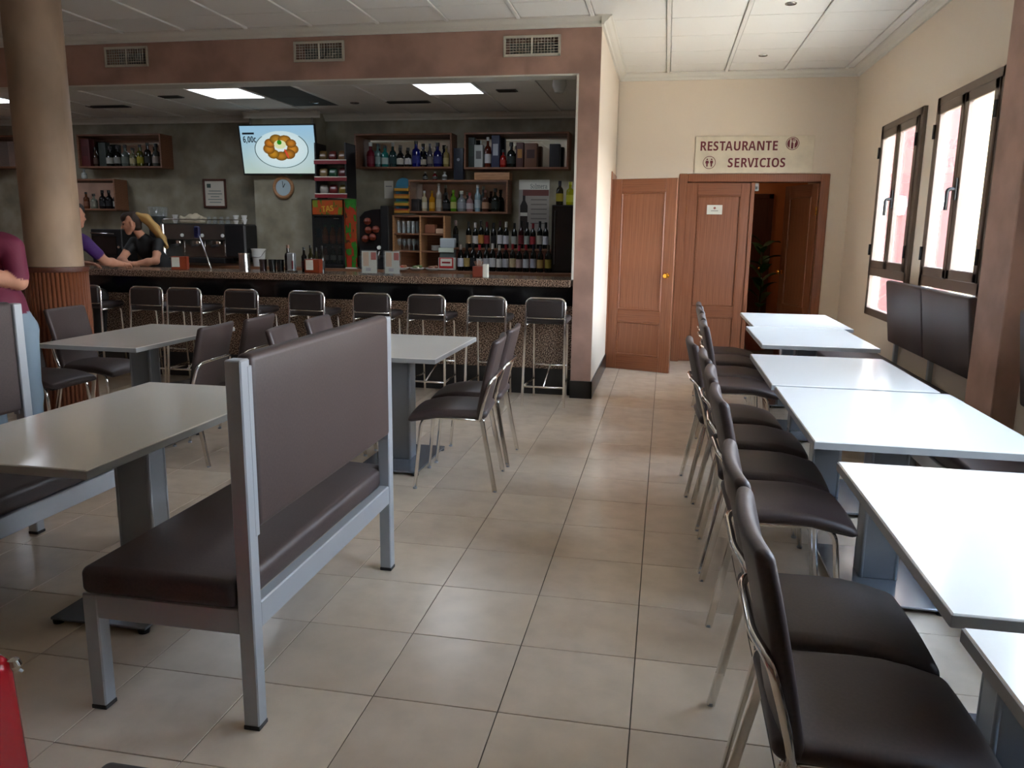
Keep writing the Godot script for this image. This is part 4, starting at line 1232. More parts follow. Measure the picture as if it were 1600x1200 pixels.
		for k in 4:
			solo("small_plate", lathe([Vector2(0.0, 0.0), Vector2(0.03, 0.0), Vector2(0.055, 0.012), Vector2(0.055, 0.016), Vector2(0.03, 0.005), Vector2(0, 0.005)], 14, "smallplate"), M.white_ceramic, ["small saucer at the bottom of the stack in the pigeonhole", "second saucer up in the pigeonhole stack", "third saucer up in the pigeonhole stack", "saucer on top of the stack in the pigeonhole"][k], "saucer", Vector3(-2.66, 1.251 + 0.0062 * k * 2.5, -9.05), Vector3.ZERO, "saucers in the pigeonholes")
		for k in 2:
			solo("carton", pad(Vector3([0.12, 0.09][k], [0.10, 0.055][k], 0.12), 0.006, 2), colour([Color(0.5, 0.3, 0.2), Color(0.72, 0.6, 0.5)][k], 0.7), ["brown carton in the top right pigeonhole", "pale pink carton in the top right pigeonhole"][k], "carton", Vector3([-2.72, -2.60][k], [1.503, 1.480][k], -9.06))
	# tapas trays in front
	for k in 3:
		var tr := thing("food_tray", ["white tray of sliced food in front of the pigeonholes, left", "white tray of green salad in front of the pigeonholes, middle", "white tray of meat in front of the pigeonholes, right"][k], "food tray", Vector3(-3.03 + 0.19 * k, 1.03, -8.89), 0.0, "food trays on the back counter")
		part(tr, "dish", lathe([Vector2(0, 0.0), Vector2(0.06, 0.0), Vector2(0.088, 0.022), Vector2(0.088, 0.027), Vector2(0.06, 0.006), Vector2(0, 0.006)], 18, "dish"), M.white_ceramic)
		for j in 9:
			var a := j * 2.4
			part(tr, "morsel", cached_pad("morsel", Vector3(0.045, 0.03, 0.035), 0.014), colour([[Color(0.7, 0.5, 0.38), Color(0.6, 0.22, 0.15)], [Color(0.38, 0.46, 0.26), Color(0.75, 0.72, 0.6)], [Color(0.55, 0.36, 0.28), Color(0.72, 0.58, 0.48)]][k][j % 2], 0.6), Vector3(cos(a) * 0.018 * sqrt(j), 0.028 + 0.006 * (j % 3), sin(a) * 0.018 * sqrt(j)), Vector3(0, a, 0))
	# leaflet holder
	var lh := thing("leaflet_stand", "stepped stand of white and red boxes left of the wine bottles", "display stand", Vector3(-2.475, 1.03, -8.92))
	part(lh, "lower_box", pad(Vector3(0.19, 0.14, 0.09), 0.006, 2), M.paper, Vector3(0, 0.08, 0.03))
	part(lh, "red_frame", boxes([span(-0.085, 0.085, 0.03, 0.15, 0.076, 0.080)], 0.001), colour(Color(0.7, 0.14, 0.14)))
	part(lh, "label_card", boxes([span(-0.068, 0.068, 0.055, 0.14, 0.080, 0.083)], 0.001), M.paper)
	part(lh, "label_print", boxes([span(-0.05, 0.05, 0.085, 0.105, 0.083, 0.0845)], 0.0), colour(Color(0.55, 0.12, 0.14)))
	part(lh, "middle_box", box(0.18, 0.10, 0.08, 0.005), colour(Color(0.30, 0.33, 0.32)), Vector3(0.0, 0.19, 0.0))
	part(lh, "ledge", box(0.18, 0.05, 0.02, 0.003), colour(Color(0.78, 0.82, 0.76)), Vector3(-0.01, 0.235, 0.045))
	part(lh, "upper_box", pad(Vector3(0.175, 0.11, 0.08), 0.01, 2), colour(Color(0.68, 0.72, 0.74), 0.4), Vector3(0.0, 0.315, -0.005))
	# boxes on top of the lower shelf
	solo("wooden_wine_case", pad(Vector3(0.42, 0.085, 0.18), 0.004, 2), M.pale_wood, "flat wooden wine case lying on the lower shelf", "wooden case", Vector3(-2.03, 2.1155, -9.31))
	var dk := thing("tall_dark_box", "tall dark blue gift box standing between the upper shelves", "box", Vector3(-2.432, 2.072, -9.27))
	part(dk, "carton", pad(Vector3(0.115, 0.36, 0.10), 0.004, 2), colour(Color(0.10, 0.13, 0.18), 0.4), Vector3(0, 0.18, 0))
	part(dk, "emblem", lathe([Vector2(0, 0), Vector2(0.018, 0), Vector2(0.018, 0.001), Vector2(0, 0.001)], 14), colour(Color(0.5, 0.52, 0.55)), Vector3(0, 0.23, 0.0505), Vector3(PI / 2, 0, 0))
	for k in 3:
		lone_bottle("small_bottle", ["small dark bottle lying row left on top of the lower shelf", "small red bottle on top of the lower shelf", "small clear bottle on top of the lower shelf"][k], Vector3(-2.86 + 0.12 * k, 2.072, -9.3), "squat", 0.10, 0.03, [Color(0.1, 0.09, 0.08), Color(0.4, 0.08, 0.08), Color(0.7, 0.72, 0.72)][k], Color(0.3, 0.3, 0.28), Color(0.7, 0.7, 0.7), "small bottles on the lower shelf top")
	# coffee machine
	var cm := thing("espresso_machine", "wide chrome espresso machine with three groups behind the bar", "coffee machine", Vector3(-5.54, 1.03, -8.98))
	part(cm, "body", boxes([span(-0.53, 0.57, 0.30, 0.50, -0.12, 0.16), span(-0.53, 0.57, 0.05, 0.32, -0.12, -0.02)], 0.012), colour(Color(0.42, 0.41, 0.40), 0.22, 0.8))
	part(cm, "side_panel", boxes([span(0.30, 0.58, 0.10, 0.50, -0.13, 0.17)], 0.02), M.black_plastic)
	part(cm, "side_panel", boxes([span(-0.56, -0.50, 0.04, 0.50, -0.13, 0.17)], 0.015), M.steel)
	part(cm, "drip_tray", boxes([span(-0.53, 0.30, 0.03, 0.09, -0.1, 0.18)], 0.006), M.black_plastic)
	part(cm, "cup_rail", tube(fillet([Vector3(-0.52, 0.50, 0.15), Vector3(-0.52, 0.55, 0.15), Vector3(0.55, 0.55, 0.15), Vector3(0.55, 0.50, 0.15)], 0.03), 0.006, 8), M.chrome)
	for k in 3:
		var x := -0.36 + 0.27 * k
		part(cm, "group_head", lathe([Vector2(0, 0), Vector2(0.04, 0), Vector2(0.045, 0.05), Vector2(0.035, 0.07), Vector2(0, 0.07)], 14, "group"), M.chrome, Vector3(x, 0.25, 0.08))
		part(cm, "portafilter", tube([Vector3(x, 0.245, 0.1), Vector3(x, 0.235, 0.24)], 0.014, 8), M.black_plastic)
		part(cm, "gauge", lathe([Vector2(0, 0), Vector2(0.022, 0), Vector2(0.02, 0.012), Vector2(0, 0.014)], 14, "gauge"), M.white_ceramic, Vector3(x + 0.1, 0.36, 0.16), Vector3(PI / 2, 0, 0))
		part(cm, "steam_wand", tube([Vector3(x + 0.12, 0.30, 0.14), Vector3(x + 0.13, 0.12, 0.18)], 0.006, 6), M.chrome)
	var nm := [["cup_stack", "stack of white coffee cups on the left of the espresso machine", -5.98], ["cup_stack", "stack of white coffee cups on the right of the espresso machine", -5.05], ["cup_stack", "white coffee cups in the second stack from the right on the espresso machine", -5.16]]
	for q in nm:
		for k in 2:
			solo("coffee_cup", lathe([Vector2(0, 0), Vector2(0.02, 0), Vector2(0.034, 0.045), Vector2(0.036, 0.06), Vector2(0.033, 0.06), Vector2(0.02, 0.006), Vector2(0, 0.006)], 12, "cup"), M.white_ceramic, "%s white cup, %s" % [["lower", "upper"][k], q[1].replace("stack of white coffee cups on", "on").replace("white coffee cups in", "in")], "cup", Vector3(q[2], 1.531 + 0.045 * k, -8.97), Vector3.ZERO, "cups on the espresso machine")
	for k in 4:
		solo("upturned_glass", lathe([Vector2(0.0, 0.085), Vector2(0.022, 0.085), Vector2(0.03, 0.0), Vector2(0.028, 0.0), Vector2(0.02, 0.08), Vector2(0, 0.08)], 12, "upglass"), M.clear_glass, "upturned small glass, %s from left on the espresso machine" % ordinal(k), "glass", Vector3(-5.52 + 0.085 * k, 1.531, -8.96), Vector3.ZERO, "glasses on the espresso machine")
	var crump := func(p: Vector3) -> Vector3:
		var n := sin(p.x * 41.0 + p.z * 23.0) * 0.018 + sin(p.x * 17.0 - p.z * 37.0 + 1.0) * 0.016
		return p + Vector3(0, (n + 0.03 * (1.0 - absf(p.x) / 0.16)) if p.y > 0 else 0.0, 0)
	solo("crumpled_cloth", pad(Vector3(0.30, 0.07, 0.18), 0.03, 10, crump), M.white_cloth, "crumpled cream cloth on top of the espresso machine", "cloth", Vector3(-5.72, 1.568, -8.96))
	var gr := thing("coffee_grinder", "dark coffee grinder with a clear hopper left of the espresso machine", "coffee grinder", Vector3(-6.25, 1.03, -8.98))
	part(gr, "body", boxes([span(-0.07, 0.07, 0.0, 0.44, -0.09, 0.07)], 0.015), M.black_plastic)
	part(gr, "hopper", lathe([Vector2(0.04, 0.50), Vector2(0.11, 0.58), Vector2(0.12, 0.70), Vector2(0.115, 0.70), Vector2(0.105, 0.585), Vector2(0.035, 0.505)], 18), M.clear_glass, Vector3(0.03, 0, 0))
	part(gr, "beans", lathe([Vector2(0, 0.51), Vector2(0.034, 0.51), Vector2(0.10, 0.585), Vector2(0, 0.60)], 16), colour(Color(0.14, 0.09, 0.06), 0.5), Vector3(0.03, 0, 0))
	part(gr, "neck", lathe([Vector2(0, 0.43), Vector2(0.06, 0.43), Vector2(0.045, 0.505), Vector2(0, 0.505)], 14), M.black_plastic, Vector3(0.03, 0, 0))
	part(gr, "dosing_lip", box(0.10, 0.03, 0.06, 0.006), M.steel, Vector3(0, 0.26, 0.1))
	var ov := thing("toaster_oven", "dark worktop oven with a steel handle behind the barmaid", "oven", Vector3(-6.92, 1.03, -9.05))
	part(ov, "body", boxes([span(-0.22, 0.22, 0.0, 0.42, -0.15, 0.14)], 0.01), M.black_plastic)
	part(ov, "door_glass", box(0.34, 0.26, 0.006, 0.0), colour(Color(0.05, 0.05, 0.055), 0.08), Vector3(-0.03, 0.2, 0.143))
	part(ov, "handle", tube([Vector3(-0.19, 0.37, 0.17), Vector3(0.14, 0.36, 0.17)], 0.010, 8), M.steel)
	part(ov, "knob", lathe([Vector2(0, 0), Vector2(0.02, 0), Vector2(0.018, 0.02), Vector2(0, 0.02)], 12), M.steel, Vector3(0.18, 0.2, 0.14), Vector3(PI / 2, 0, 0))
	var bk := thing("white_bucket", "white plastic tub beside the espresso machine", "tub", Vector3(-4.86, 1.03, -8.93))
	part(bk, "shell", lathe([Vector2(0, 0.005), Vector2(0.065, 0.0), Vector2(0.085, 0.2), Vector2(0.09, 0.2), Vector2(0.09, 0.21), Vector2(0.08, 0.21), Vector2(0.062, 0.01), Vector2(0, 0.01)], 18), M.white_ceramic)
	part(bk, "bail", tube(fillet([Vector3(-0.088, 0.19, 0), Vector3(-0.06, 0.11, 0.075), Vector3(0.06, 0.11, 0.075), Vector3(0.088, 0.19, 0)], 0.03), 0.004, 6), M.steel)
	# black cabinet on the right
	var bc := thing("black_cabinet", "black upright cooler at the right end of the bar", "cabinet", Vector3(-1.145, 1.031, -9.2))
	part(bc, "carcass", box(0.28, 0.755, 0.40, 0.006), colour(Color(0.075, 0.065, 0.06), 0.3), Vector3(0, 0.3775, 0))
	part(bc, "door", box(0.262, 0.73, 0.02, 0.004), colour(Color(0.09, 0.08, 0.075), 0.2), Vector3(0.0, 0.3775, 0.21))
	part(bc, "handle", box(0.010, 0.6, 0.018, 0.004), colour(Color(0.3, 0.29, 0.28), 0.3), Vector3(-0.10, 0.39, 0.228))
	# wine step
	var ws := thing("wine_step", "raised wooden step carrying the rear row of wine bottles", "step", Vector3(-1.90, 1.031, -9.2))
	part(ws, "top_board", box(1.20, 0.025, 0.14, 0.002), M.shelf_wood, Vector3(0, 0.2475, 0))
	part(ws, "riser", box(1.20, 0.235, 0.02, 0.002), M.dark_wood, Vector3(0, 0.1175, 0.05))

func round_top(w: float, h: float) -> PackedVector2Array:
	var p := PackedVector2Array([Vector2(-w / 2, 0), Vector2(w / 2, 0)])
	for k in 9:
		var a := PI * k / 8.0
		p.append(Vector2(cos(a) * w / 2, h - w / 2 + sin(a) * w / 2))
	return p

func cached_pad(key: String, s: Vector3, r: float) -> ArrayMesh:
	if not cache.has(key):
		cache[key] = pad(s, r, 2)
	return cache[key]

func screen_material() -> StandardMaterial3D:
	var w := 320
	var h := 186
	var im := Image.create(w, h, false, Image.FORMAT_RGBA8)
	var food := []
	var rr := RandomNumberGenerator.new()
	rr.seed = 7
	for k in 9:
		var a := TAU * k / 9.0 + 0.2
		food.append([170.0 + cos(a) * 52.0, 84.0 + sin(a) * 33.0, 22.0 + rr.randf() * 6.0, 16.0 + rr.randf() * 4.0, Color(0.74 + rr.randf() * 0.1, 0.46 + rr.randf() * 0.12, 0.16)])
	for y in h:
		for x in w:
			var u := float(x) / w
			var v := float(y) / h
			var c := Color(0.62, 0.80, 0.92).lerp(Color(0.76, 0.84, 0.80), v)
			c = c.lerp(Color(0.86, 0.93, 0.96), clampf(1.0 - Vector2((u - 0.55) / 0.5, (v - 0.6) / 0.5).length(), 0, 1))
			var e := Vector2((x - 172.0) / 116.0, (y - 92.0) / 72.0).length()
			if e < 1.0:
				c = Color(0.90, 0.96, 0.97).lerp(Color(0.82, 0.92, 0.94), e * e)
				if e > 0.972 and v > 0.22:
					c = Color(0.20, 0.30, 0.30)
			for f in food:
				var q := Vector2((x - f[0]) / f[2], (y - f[1]) / f[3]).length()
				if q < 1.0:
					c = f[4].darkened(0.45 * q * q)
			if Vector2((x - 168.0) / 26.0, (y - 72.0) / 17.0).length() < 1.0:
				c = Color(0.90, 0.92, 0.72)
			if Vector2((x - 166.0) / 10.0, (y - 64.0) / 9.0).length() < 1.0:
				c = Color(0.15, 0.55, 0.08)
			if Vector2((x - 194.0 - (y - 110.0) * 0.4) / 5.0, (y - 108.0) / 18.0).length() < 1.0:
				c = Color(0.85, 0.32, 0.2)
			im.set_pixel(x, y, c)
	var t := ImageTexture.create_from_image(im)
	var m := StandardMaterial3D.new()
	m.albedo_color = Color(0.03, 0.03, 0.03)
	m.roughness = 0.3
	m.emission_enabled = true
	m.emission = Color(0, 0, 0)
	m.emission_texture = t
	m.emission_operator = BaseMaterial3D.EMISSION_OP_ADD
	m.emission_energy_multiplier = 0.27
	M["screen"] = m
	return m

func splash(seed_: int, cols: Array, w: int, h: int) -> StandardMaterial3D:
	var n := FastNoiseLite.new()
	n.seed = seed_
	n.frequency = 0.035
	var im := Image.create(w, h, false, Image.FORMAT_RGBA8)
	for y in h:
		for x in w:
			var v := n.get_noise_2d(x, y * 0.8) * 0.5 + 0.5
			im.set_pixel(x, y, cols[clampi(int(v * 1.6 * cols.size() - 0.3 * cols.size()), 0, cols.size() - 1)])
	var m := StandardMaterial3D.new()
	m.albedo_texture = ImageTexture.create_from_image(im)
	m.roughness = 0.4
	m.uv1_triplanar = true
	m.uv1_scale = Vector3(2.2, 1.2, 2.2)
	return m

func header_material() -> StandardMaterial3D:
	if not M.has("header_print"):
		M["header_print"] = splash(4, [Color(0.25, 0.42, 0.12), Color(0.62, 0.30, 0.10), Color(0.66, 0.26, 0.10), Color(0.42, 0.48, 0.12)], 96, 64)
	return M["header_print"]

func side_material() -> StandardMaterial3D:
	if not M.has("side_print"):
		M["side_print"] = splash(9, [Color(0.13, 0.42, 0.12), Color(0.16, 0.48, 0.14), Color(0.64, 0.18, 0.10), Color(0.60, 0.26, 0.10), Color(0.2, 0.12, 0.1)], 64, 96)
	return M["side_print"]

# ---------------------------------------------------------------- bottles
func bottle_mesh(kind: String, h: float, r: float) -> ArrayMesh:
	var key := "bt_%s_%.3f_%.3f" % [kind, h, r]
	var p := []
	match kind:
		"wine":
			p = [Vector2(0, 0), Vector2(r * 0.96, 0), Vector2(r, h * 0.03), Vector2(r, h * 0.60), Vector2(r * 0.86, h * 0.68), Vector2(r * 0.42, h * 0.76), Vector2(r * 0.38, h * 0.80), Vector2(r * 0.38, h * 0.95)]
		"spirit":
			p = [Vector2(0, 0), Vector2(r * 0.96, 0), Vector2(r, h * 0.04), Vector2(r, h * 0.58), Vector2(r * 0.9, h * 0.66), Vector2(r * 0.40, h * 0.73), Vector2(r * 0.36, h * 0.92)]
		"squat":
			p = [Vector2(0, 0), Vector2(r * 0.9, 0), Vector2(r, h * 0.06), Vector2(r, h * 0.50), Vector2(r * 0.8, h * 0.62), Vector2(r * 0.34, h * 0.70), Vector2(r * 0.32, h * 0.88)]
		"slim":
			p = [Vector2(0, 0), Vector2(r * 0.9, 0), Vector2(r * 0.92, h * 0.4), Vector2(r, h * 0.62), Vector2(r * 0.5, h * 0.72), Vector2(r * 0.4, h * 0.93)]
		"soda":
			p = [Vector2(0, 0), Vector2(r * 0.9, 0), Vector2(r, h * 0.1), Vector2(r * 0.92, h * 0.35), Vector2(r, h * 0.55), Vector2(r * 0.45, h * 0.82), Vector2(r * 0.42, h * 0.92)]
	p.append(Vector2(0, p[-1].y))
	return lathe(p, 14, key)

func bottle(label: String, at: Vector3, kind: String, h: float, r: float, glass: Color, lab: Color, cap: Color, group: String, called := "bottle") -> Node3D:
	var t := thing(called, label, "bottle", at, rng.randf_range(0, TAU), group)
	part(t, "glass_body", bottle_mesh(kind, h, r), colour(glass, 0.10))
	var l0 := 0.14
	var l1 := 0.44
	if kind == "wine":
		l0 = 0.16
		l1 = 0.48
	part(t, "label_band", lathe([Vector2(r + 0.0012, h * l0), Vector2(r + 0.0012, h * l1)], 14, "lb_%.3f_%.3f_%s" % [h, r, kind]), colour(lab, 0.7))
	var y0: float = h * {"wine": 0.80, "spirit": 0.88, "squat": 0.84, "slim": 0.88, "soda": 0.88}[kind]
	var cr: float = r * 0.44 + 0.001
	part(t, "cap", lathe([Vector2(cr, y0), Vector2(cr, h), Vector2(0, h)], 10, "cap_%.3f_%.3f_%s" % [h, r, kind]), colour(cap, 0.35))
	return t

func lone_bottle(called, label, at, kind, h, r, glass, lab, cap, group):
	return bottle(label, at, kind, h, r, glass, lab, cap, group, called)

func gift_box(label: String, at: Vector3, s: Vector3, c: Color, face: Color, group: String):
	var t := thing("bottle_box", label, "box", at, 0.0, group)
	part(t, "carton", cached_pad("gb_%s" % s, s, 0.004), colour(c, 0.5), Vector3(0, s.y * 0.5, 0))
	part(t, "printed_panel", box(s.x * 0.62, s.y * 0.36, 0.002, 0.0), colour(face, 0.6), Vector3(0, s.y * 0.55, s.z * 0.5 + 0.001))

func build_bottles():
	var dk := Color(0.035, 0.045, 0.035)
	# wine, rear row
	var xb := [-2.46, -2.30, -2.22, -2.15, -2.08, -2.0, -1.92, -1.85, -1.75, -1.67, -1.60, -1.53, -1.45, -1.38]
	var lb := [Color(0.06, 0.07, 0.06), Color(0.60, 0.48, 0.34), Color(0.78, 0.77, 0.75), Color(0.66, 0.45, 0.18), Color(0.52, 0.14, 0.15), Color(0.10, 0.09, 0.09), Color(0.74, 0.74, 0.74), Color(0.74, 0.74, 0.76), Color(0.64, 0.66, 0.62), Color(0.42, 0.10, 0.12), Color(0.58, 0.61, 0.58), Color(0.58, 0.16, 0.19), Color(0.66, 0.64, 0.58), Color(0.76, 0.76, 0.78)]
	var nb := ["no pale label", "a tan label", "a white and red label", "an ochre label", "a red label", "a black label", "a tall white label", "a white label", "a greenish white label", "a dark red label", "a grey label", "a red and white label", "a cream label", "a torn white label"]
	for k in xb.size():
		bottle("dark wine bottle with %s, %s from left in the rear row" % [nb[k], ordinal(k)], Vector3(xb[k], 1.292, -9.205), "wine", 0.315 - 0.012 * (k % 3), 0.0335, dk if k != 9 else Color(0.16, 0.04, 0.05), lb[k], [Color(0.5, 0.42, 0.40), Color(0.1, 0.1, 0.1), Color(0.7, 0.68, 0.66), Color(0.08, 0.08, 0.08), Color(0.35, 0.08, 0.1), Color(0.08, 0.08, 0.08), Color(0.2, 0.08, 0.1), Color(0.75, 0.74, 0.7), Color(0.08, 0.08, 0.08), Color(0.08, 0.08, 0.08), Color(0.08, 0.08, 0.1), Color(0.45, 0.1, 0.14), Color(0.08, 0.08, 0.1), Color(0.1, 0.1, 0.1)][k], "wine bottles in the rear row")
	# wine, front row
	var xf := [-2.335, -2.26, -2.185, -2.11, -2.03, -1.955, -1.875, -1.80, -1.72, -1.645, -1.565, -1.48, -1.40, -1.31]
	var lf := [Color(0.72, 0.73, 0.78), Color(0.66, 0.56, 0.32), Color(0.07, 0.07, 0.08), Color(0.76, 0.76, 0.74), Color(0.64, 0.64, 0.65), Color(0.72, 0.72, 0.72), Color(0.76, 0.76, 0.74), Color(0.72, 0.72, 0.74), Color(0.74, 0.68, 0.54), Color(0.66, 0.58, 0.56), Color(0.74, 0.75, 0.76), Color(0.62, 0.62, 0.66), Color(0.62, 0.52, 0.30), Color(0.50, 0.44, 0.14)]
	var nf := ["a bluish white label", "a gold label", "a black label", "a plain white label", "a narrow grey label", "a short white label", "a two-part white label", "a pale grey label", "a cream label", "a pink neck label", "a tall narrow white label", "a wide grey label", "a tan label", "a mustard label"]
	var cf := [Color(0.6, 0.55, 0.5), Color(0.08, 0.08, 0.08), Color(0.08, 0.08, 0.08), Color(0.62, 0.10, 0.16), Color(0.08, 0.08, 0.1), Color(0.7, 0.68, 0.66), Color(0.62, 0.60, 0.56), Color(0.45, 0.10, 0.13), Color(0.5, 0.14, 0.16), Color(0.6, 0.18, 0.24), Color(0.5, 0.1, 0.13), Color(0.08, 0.08, 0.14), Color(0.08, 0.07, 0.14), Color(0.2, 0.17, 0.12)]
	for k in xf.size():
		bottle("dark wine bottle with %s, %s from left in the front row" % [nf[k], ordinal(k)], Vector3(xf[k], 1.031, -8.96), "wine", 0.30 + 0.008 * (k % 3), 0.036, dk, lf[k], cf[k], "wine bottles in the front row")
	# shelf of gins
	var ga := [["a pink bottle with a clear stopper", -3.54, "squat", 0.29, 0.05, Color(0.42, 0.10, 0.16), Color(0.45, 0.14, 0.2), Color(0.7, 0.72, 0.7)], ["a slim bottle with a pale green label", -3.45, "spirit", 0.275, 0.036, Color(0.30, 0.45, 0.44), Color(0.6, 0.70, 0.68), Color(0.12, 0.2, 0.2)], ["a turquoise bottle", -3.36, "spirit", 0.25, 0.044, Color(0.12, 0.45, 0.42), Color(0.66, 0.74, 0.72), Color(0.15, 0.2, 0.2)], ["a teal square-shouldered bottle", -3.26, "squat", 0.285, 0.046, Color(0.08, 0.19, 0.19), Color(0.10, 0.22, 0.22), Color(0.6, 0.62, 0.6)], ["a black bottle with a white label", -3.17, "squat", 0.225, 0.042, Color(0.05, 0.05, 0.05), Color(0.72, 0.71, 0.66), Color(0.06, 0.06, 0.06)], ["a black bottle with a diamond white label", -3.07, "squat", 0.225, 0.044, Color(0.05, 0.05, 0.05), Color(0.72, 0.71, 0.70), Color(0.06, 0.06, 0.06)], ["a deep blue bottle", -2.97, "spirit", 0.30, 0.05, Color(0.05, 0.08, 0.38), Color(0.10, 0.14, 0.45), Color(0.1, 0.1, 0.1)], ["a small dark bottle with a cream label", -2.88, "spirit", 0.20, 0.034, Color(0.06, 0.06, 0.05), Color(0.62, 0.60, 0.54), Color(0.1, 0.1, 0.1)], ["a grey faceted bottle", -2.80, "slim", 0.27, 0.034, Color(0.25, 0.24, 0.27), Color(0.4, 0.38, 0.36), Color(0.3, 0.28, 0.3)], ["a wide indigo bottle", -2.705, "squat", 0.28, 0.052, Color(0.07, 0.08, 0.30), Color(0.16, 0.18, 0.40), Color(0.08, 0.08, 0.1)], ["a straw yellow bottle", -2.60, "spirit", 0.24, 0.034, Color(0.50, 0.44, 0.24), Color(0.6, 0.55, 0.34), Color(0.4, 0.36, 0.26)]]
	for q in ga:
		bottle(q[0].substr(2) + " on the mirrored shelf right of the television", Vector3(q[1], 2.223, -9.30), q[2], q[3], q[4], q[5], q[6], q[7], "gin bottles on the mirrored shelf")
	# whisky shelf
	gift_box("dark green tube box at the left end of the upper right shelf", Vector3(-2.285, 2.216, -9.30), Vector3(0.075, 0.34, 0.075), Color(0.12, 0.16, 0.13), Color(0.16, 0.22, 0.17), "boxes on the upper right shelf")
	gift_box("pale grey bottle box with a dark print on the upper right shelf", Vector3(-2.19, 2.216, -9.26), Vector3(0.10, 0.25, 0.08), Color(0.66, 0.68, 0.66), Color(0.36, 0.36, 0.36), "boxes on the upper right shelf")
	bottle("amber bottle with a white label beside the pale grey box", Vector3(-2.09, 2.216, -9.27), "spirit", 0.34, 0.038, Color(0.30, 0.10, 0.05), Color(0.72, 0.72, 0.73), Color(0.75, 0.75, 0.75), "bottles on the upper right shelf")
	gift_box("navy blue bottle box with a white upper half", Vector3(-1.995, 2.216, -9.29), Vector3(0.095, 0.36, 0.085), Color(0.09, 0.13, 0.26), Color(0.66, 0.69, 0.72), "boxes on the upper right shelf")
	bottle("bright red round bottle on the upper right shelf", Vector3(-1.905, 2.216, -9.26), "squat", 0.20, 0.036, Color(0.55, 0.08, 0.06), Color(0.66, 0.16, 0.12), Color(0.2, 0.2, 0.2), "bottles on the upper right shelf")
	bottle("black bottle with a clear neck on the upper right shelf", Vector3(-1.81, 2.216, -9.26), "squat", 0.28, 0.05, Color(0.06, 0.08, 0.07), Color(0.12, 0.16, 0.15), Color(0.1, 0.1, 0.1), "bottles on the upper right shelf")
	gift_box("narrow brown case with a gold arch on the upper right shelf", Vector3(-1.705, 2.216, -9.27), Vector3(0.085, 0.275, 0.08), Color(0.30, 0.14, 0.09), Color(0.66, 0.46, 0.20), "boxes on the upper right shelf")
	gift_box("open wooden case with a small bottle on the upper right shelf", Vector3(-1.575, 2.216, -9.27), Vector3(0.145, 0.265, 0.11), Color(0.42, 0.26, 0.15), Color(0.25, 0.13, 0.10), "boxes on the upper right shelf")
	gift_box("black case at the right end of the upper right shelf", Vector3(-1.30, 2.216, -9.27), Vector3(0.12, 0.255, 0.10), Color(0.09, 0.08, 0.10), Color(0.11, 0.10, 0.12), "boxes on the upper right shelf")
	# lower shelf
	gift_box("black box with a white cap at the left end of the lower shelf", Vector3(-2.965, 1.712, -9.28), Vector3(0.10, 0.14, 0.09), Color(0.12, 0.11, 0.11), Color(0.16, 0.15, 0.15), "things on the lower shelf")
	var gc := [["clear bottle with a bright glint", -2.87, "spirit", 0.24, 0.034, Color(0.62, 0.58, 0.46), Color(0.7, 0.68, 0.6), Color(0.6, 0.6, 0.58)], ["golden liqueur bottle", -2.775, "spirit", 0.24, 0.036, Color(0.62, 0.42, 0.06), Color(0.70, 0.52, 0.14), Color(0.5, 0.36, 0.1)], ["tall clear bottle", -2.69, "slim", 0.325, 0.034, Color(0.55, 0.52, 0.48), Color(0.6, 0.58, 0.52), Color(0.75, 0.75, 0.73)], ["black bottle with a silver band", -2.60, "squat", 0.22, 0.042, Color(0.06, 0.06, 0.06), Color(0.12, 0.12, 0.12), Color(0.1, 0.1, 0.1)], ["green liqueur bottle", -2.51, "spirit", 0.25, 0.036, Color(0.28, 0.46, 0.08), Color(0.62, 0.64, 0.36), Color(0.36, 0.5, 0.12)], ["frosted round bottle", -2.41, "squat", 0.24, 0.05, Color(0.44, 0.46, 0.46), Color(0.5, 0.52, 0.54), Color(0.66, 0.68, 0.64)], ["pinkish clear bottle", -2.31, "squat", 0.22, 0.042, Color(0.52, 0.40, 0.40), Color(0.66, 0.62, 0.62), Color(0.5, 0.2, 0.2)], ["tall ice blue bottle", -2.215, "slim", 0.31, 0.036, Color(0.46, 0.55, 0.58), Color(0.6, 0.66, 0.68), Color(0.7, 0.72, 0.72)], ["brown cream liqueur bottle", -2.12, "spirit", 0.25, 0.042, Color(0.26, 0.16, 0.12), Color(0.60, 0.46, 0.36), Color(0.35, 0.2, 0.16)], ["black bottle at the right end", -2.0, "squat", 0.27, 0.048, Color(0.05, 0.07, 0.05), Color(0.08, 0.11, 0.08), Color(0.08, 0.08, 0.08)]]
	for q in gc:
		bottle(q[0] + " on the lower shelf above the wine", Vector3(q[1], 1.711, -9.29), q[2], q[3], q[4], q[5], q[6], q[7], "bottles on the lower shelf")
	# left upper shelf
	gift_box("dark red box at the left end of the upper left shelf", Vector3(-7.38, 2.238, -9.29), Vector3(0.13, 0.34, 0.10), Color(0.32, 0.08, 0.09), Color(0.28, 0.07, 0.08), "things on the upper left shelf")
	gift_box("dark green box among bottles on the upper left shelf", Vector3(-7.17, 2.238, -9.33), Vector3(0.10, 0.30, 0.09), Color(0.16, 0.20, 0.17), Color(0.18, 0.22, 0.19), "things on the upper left shelf")
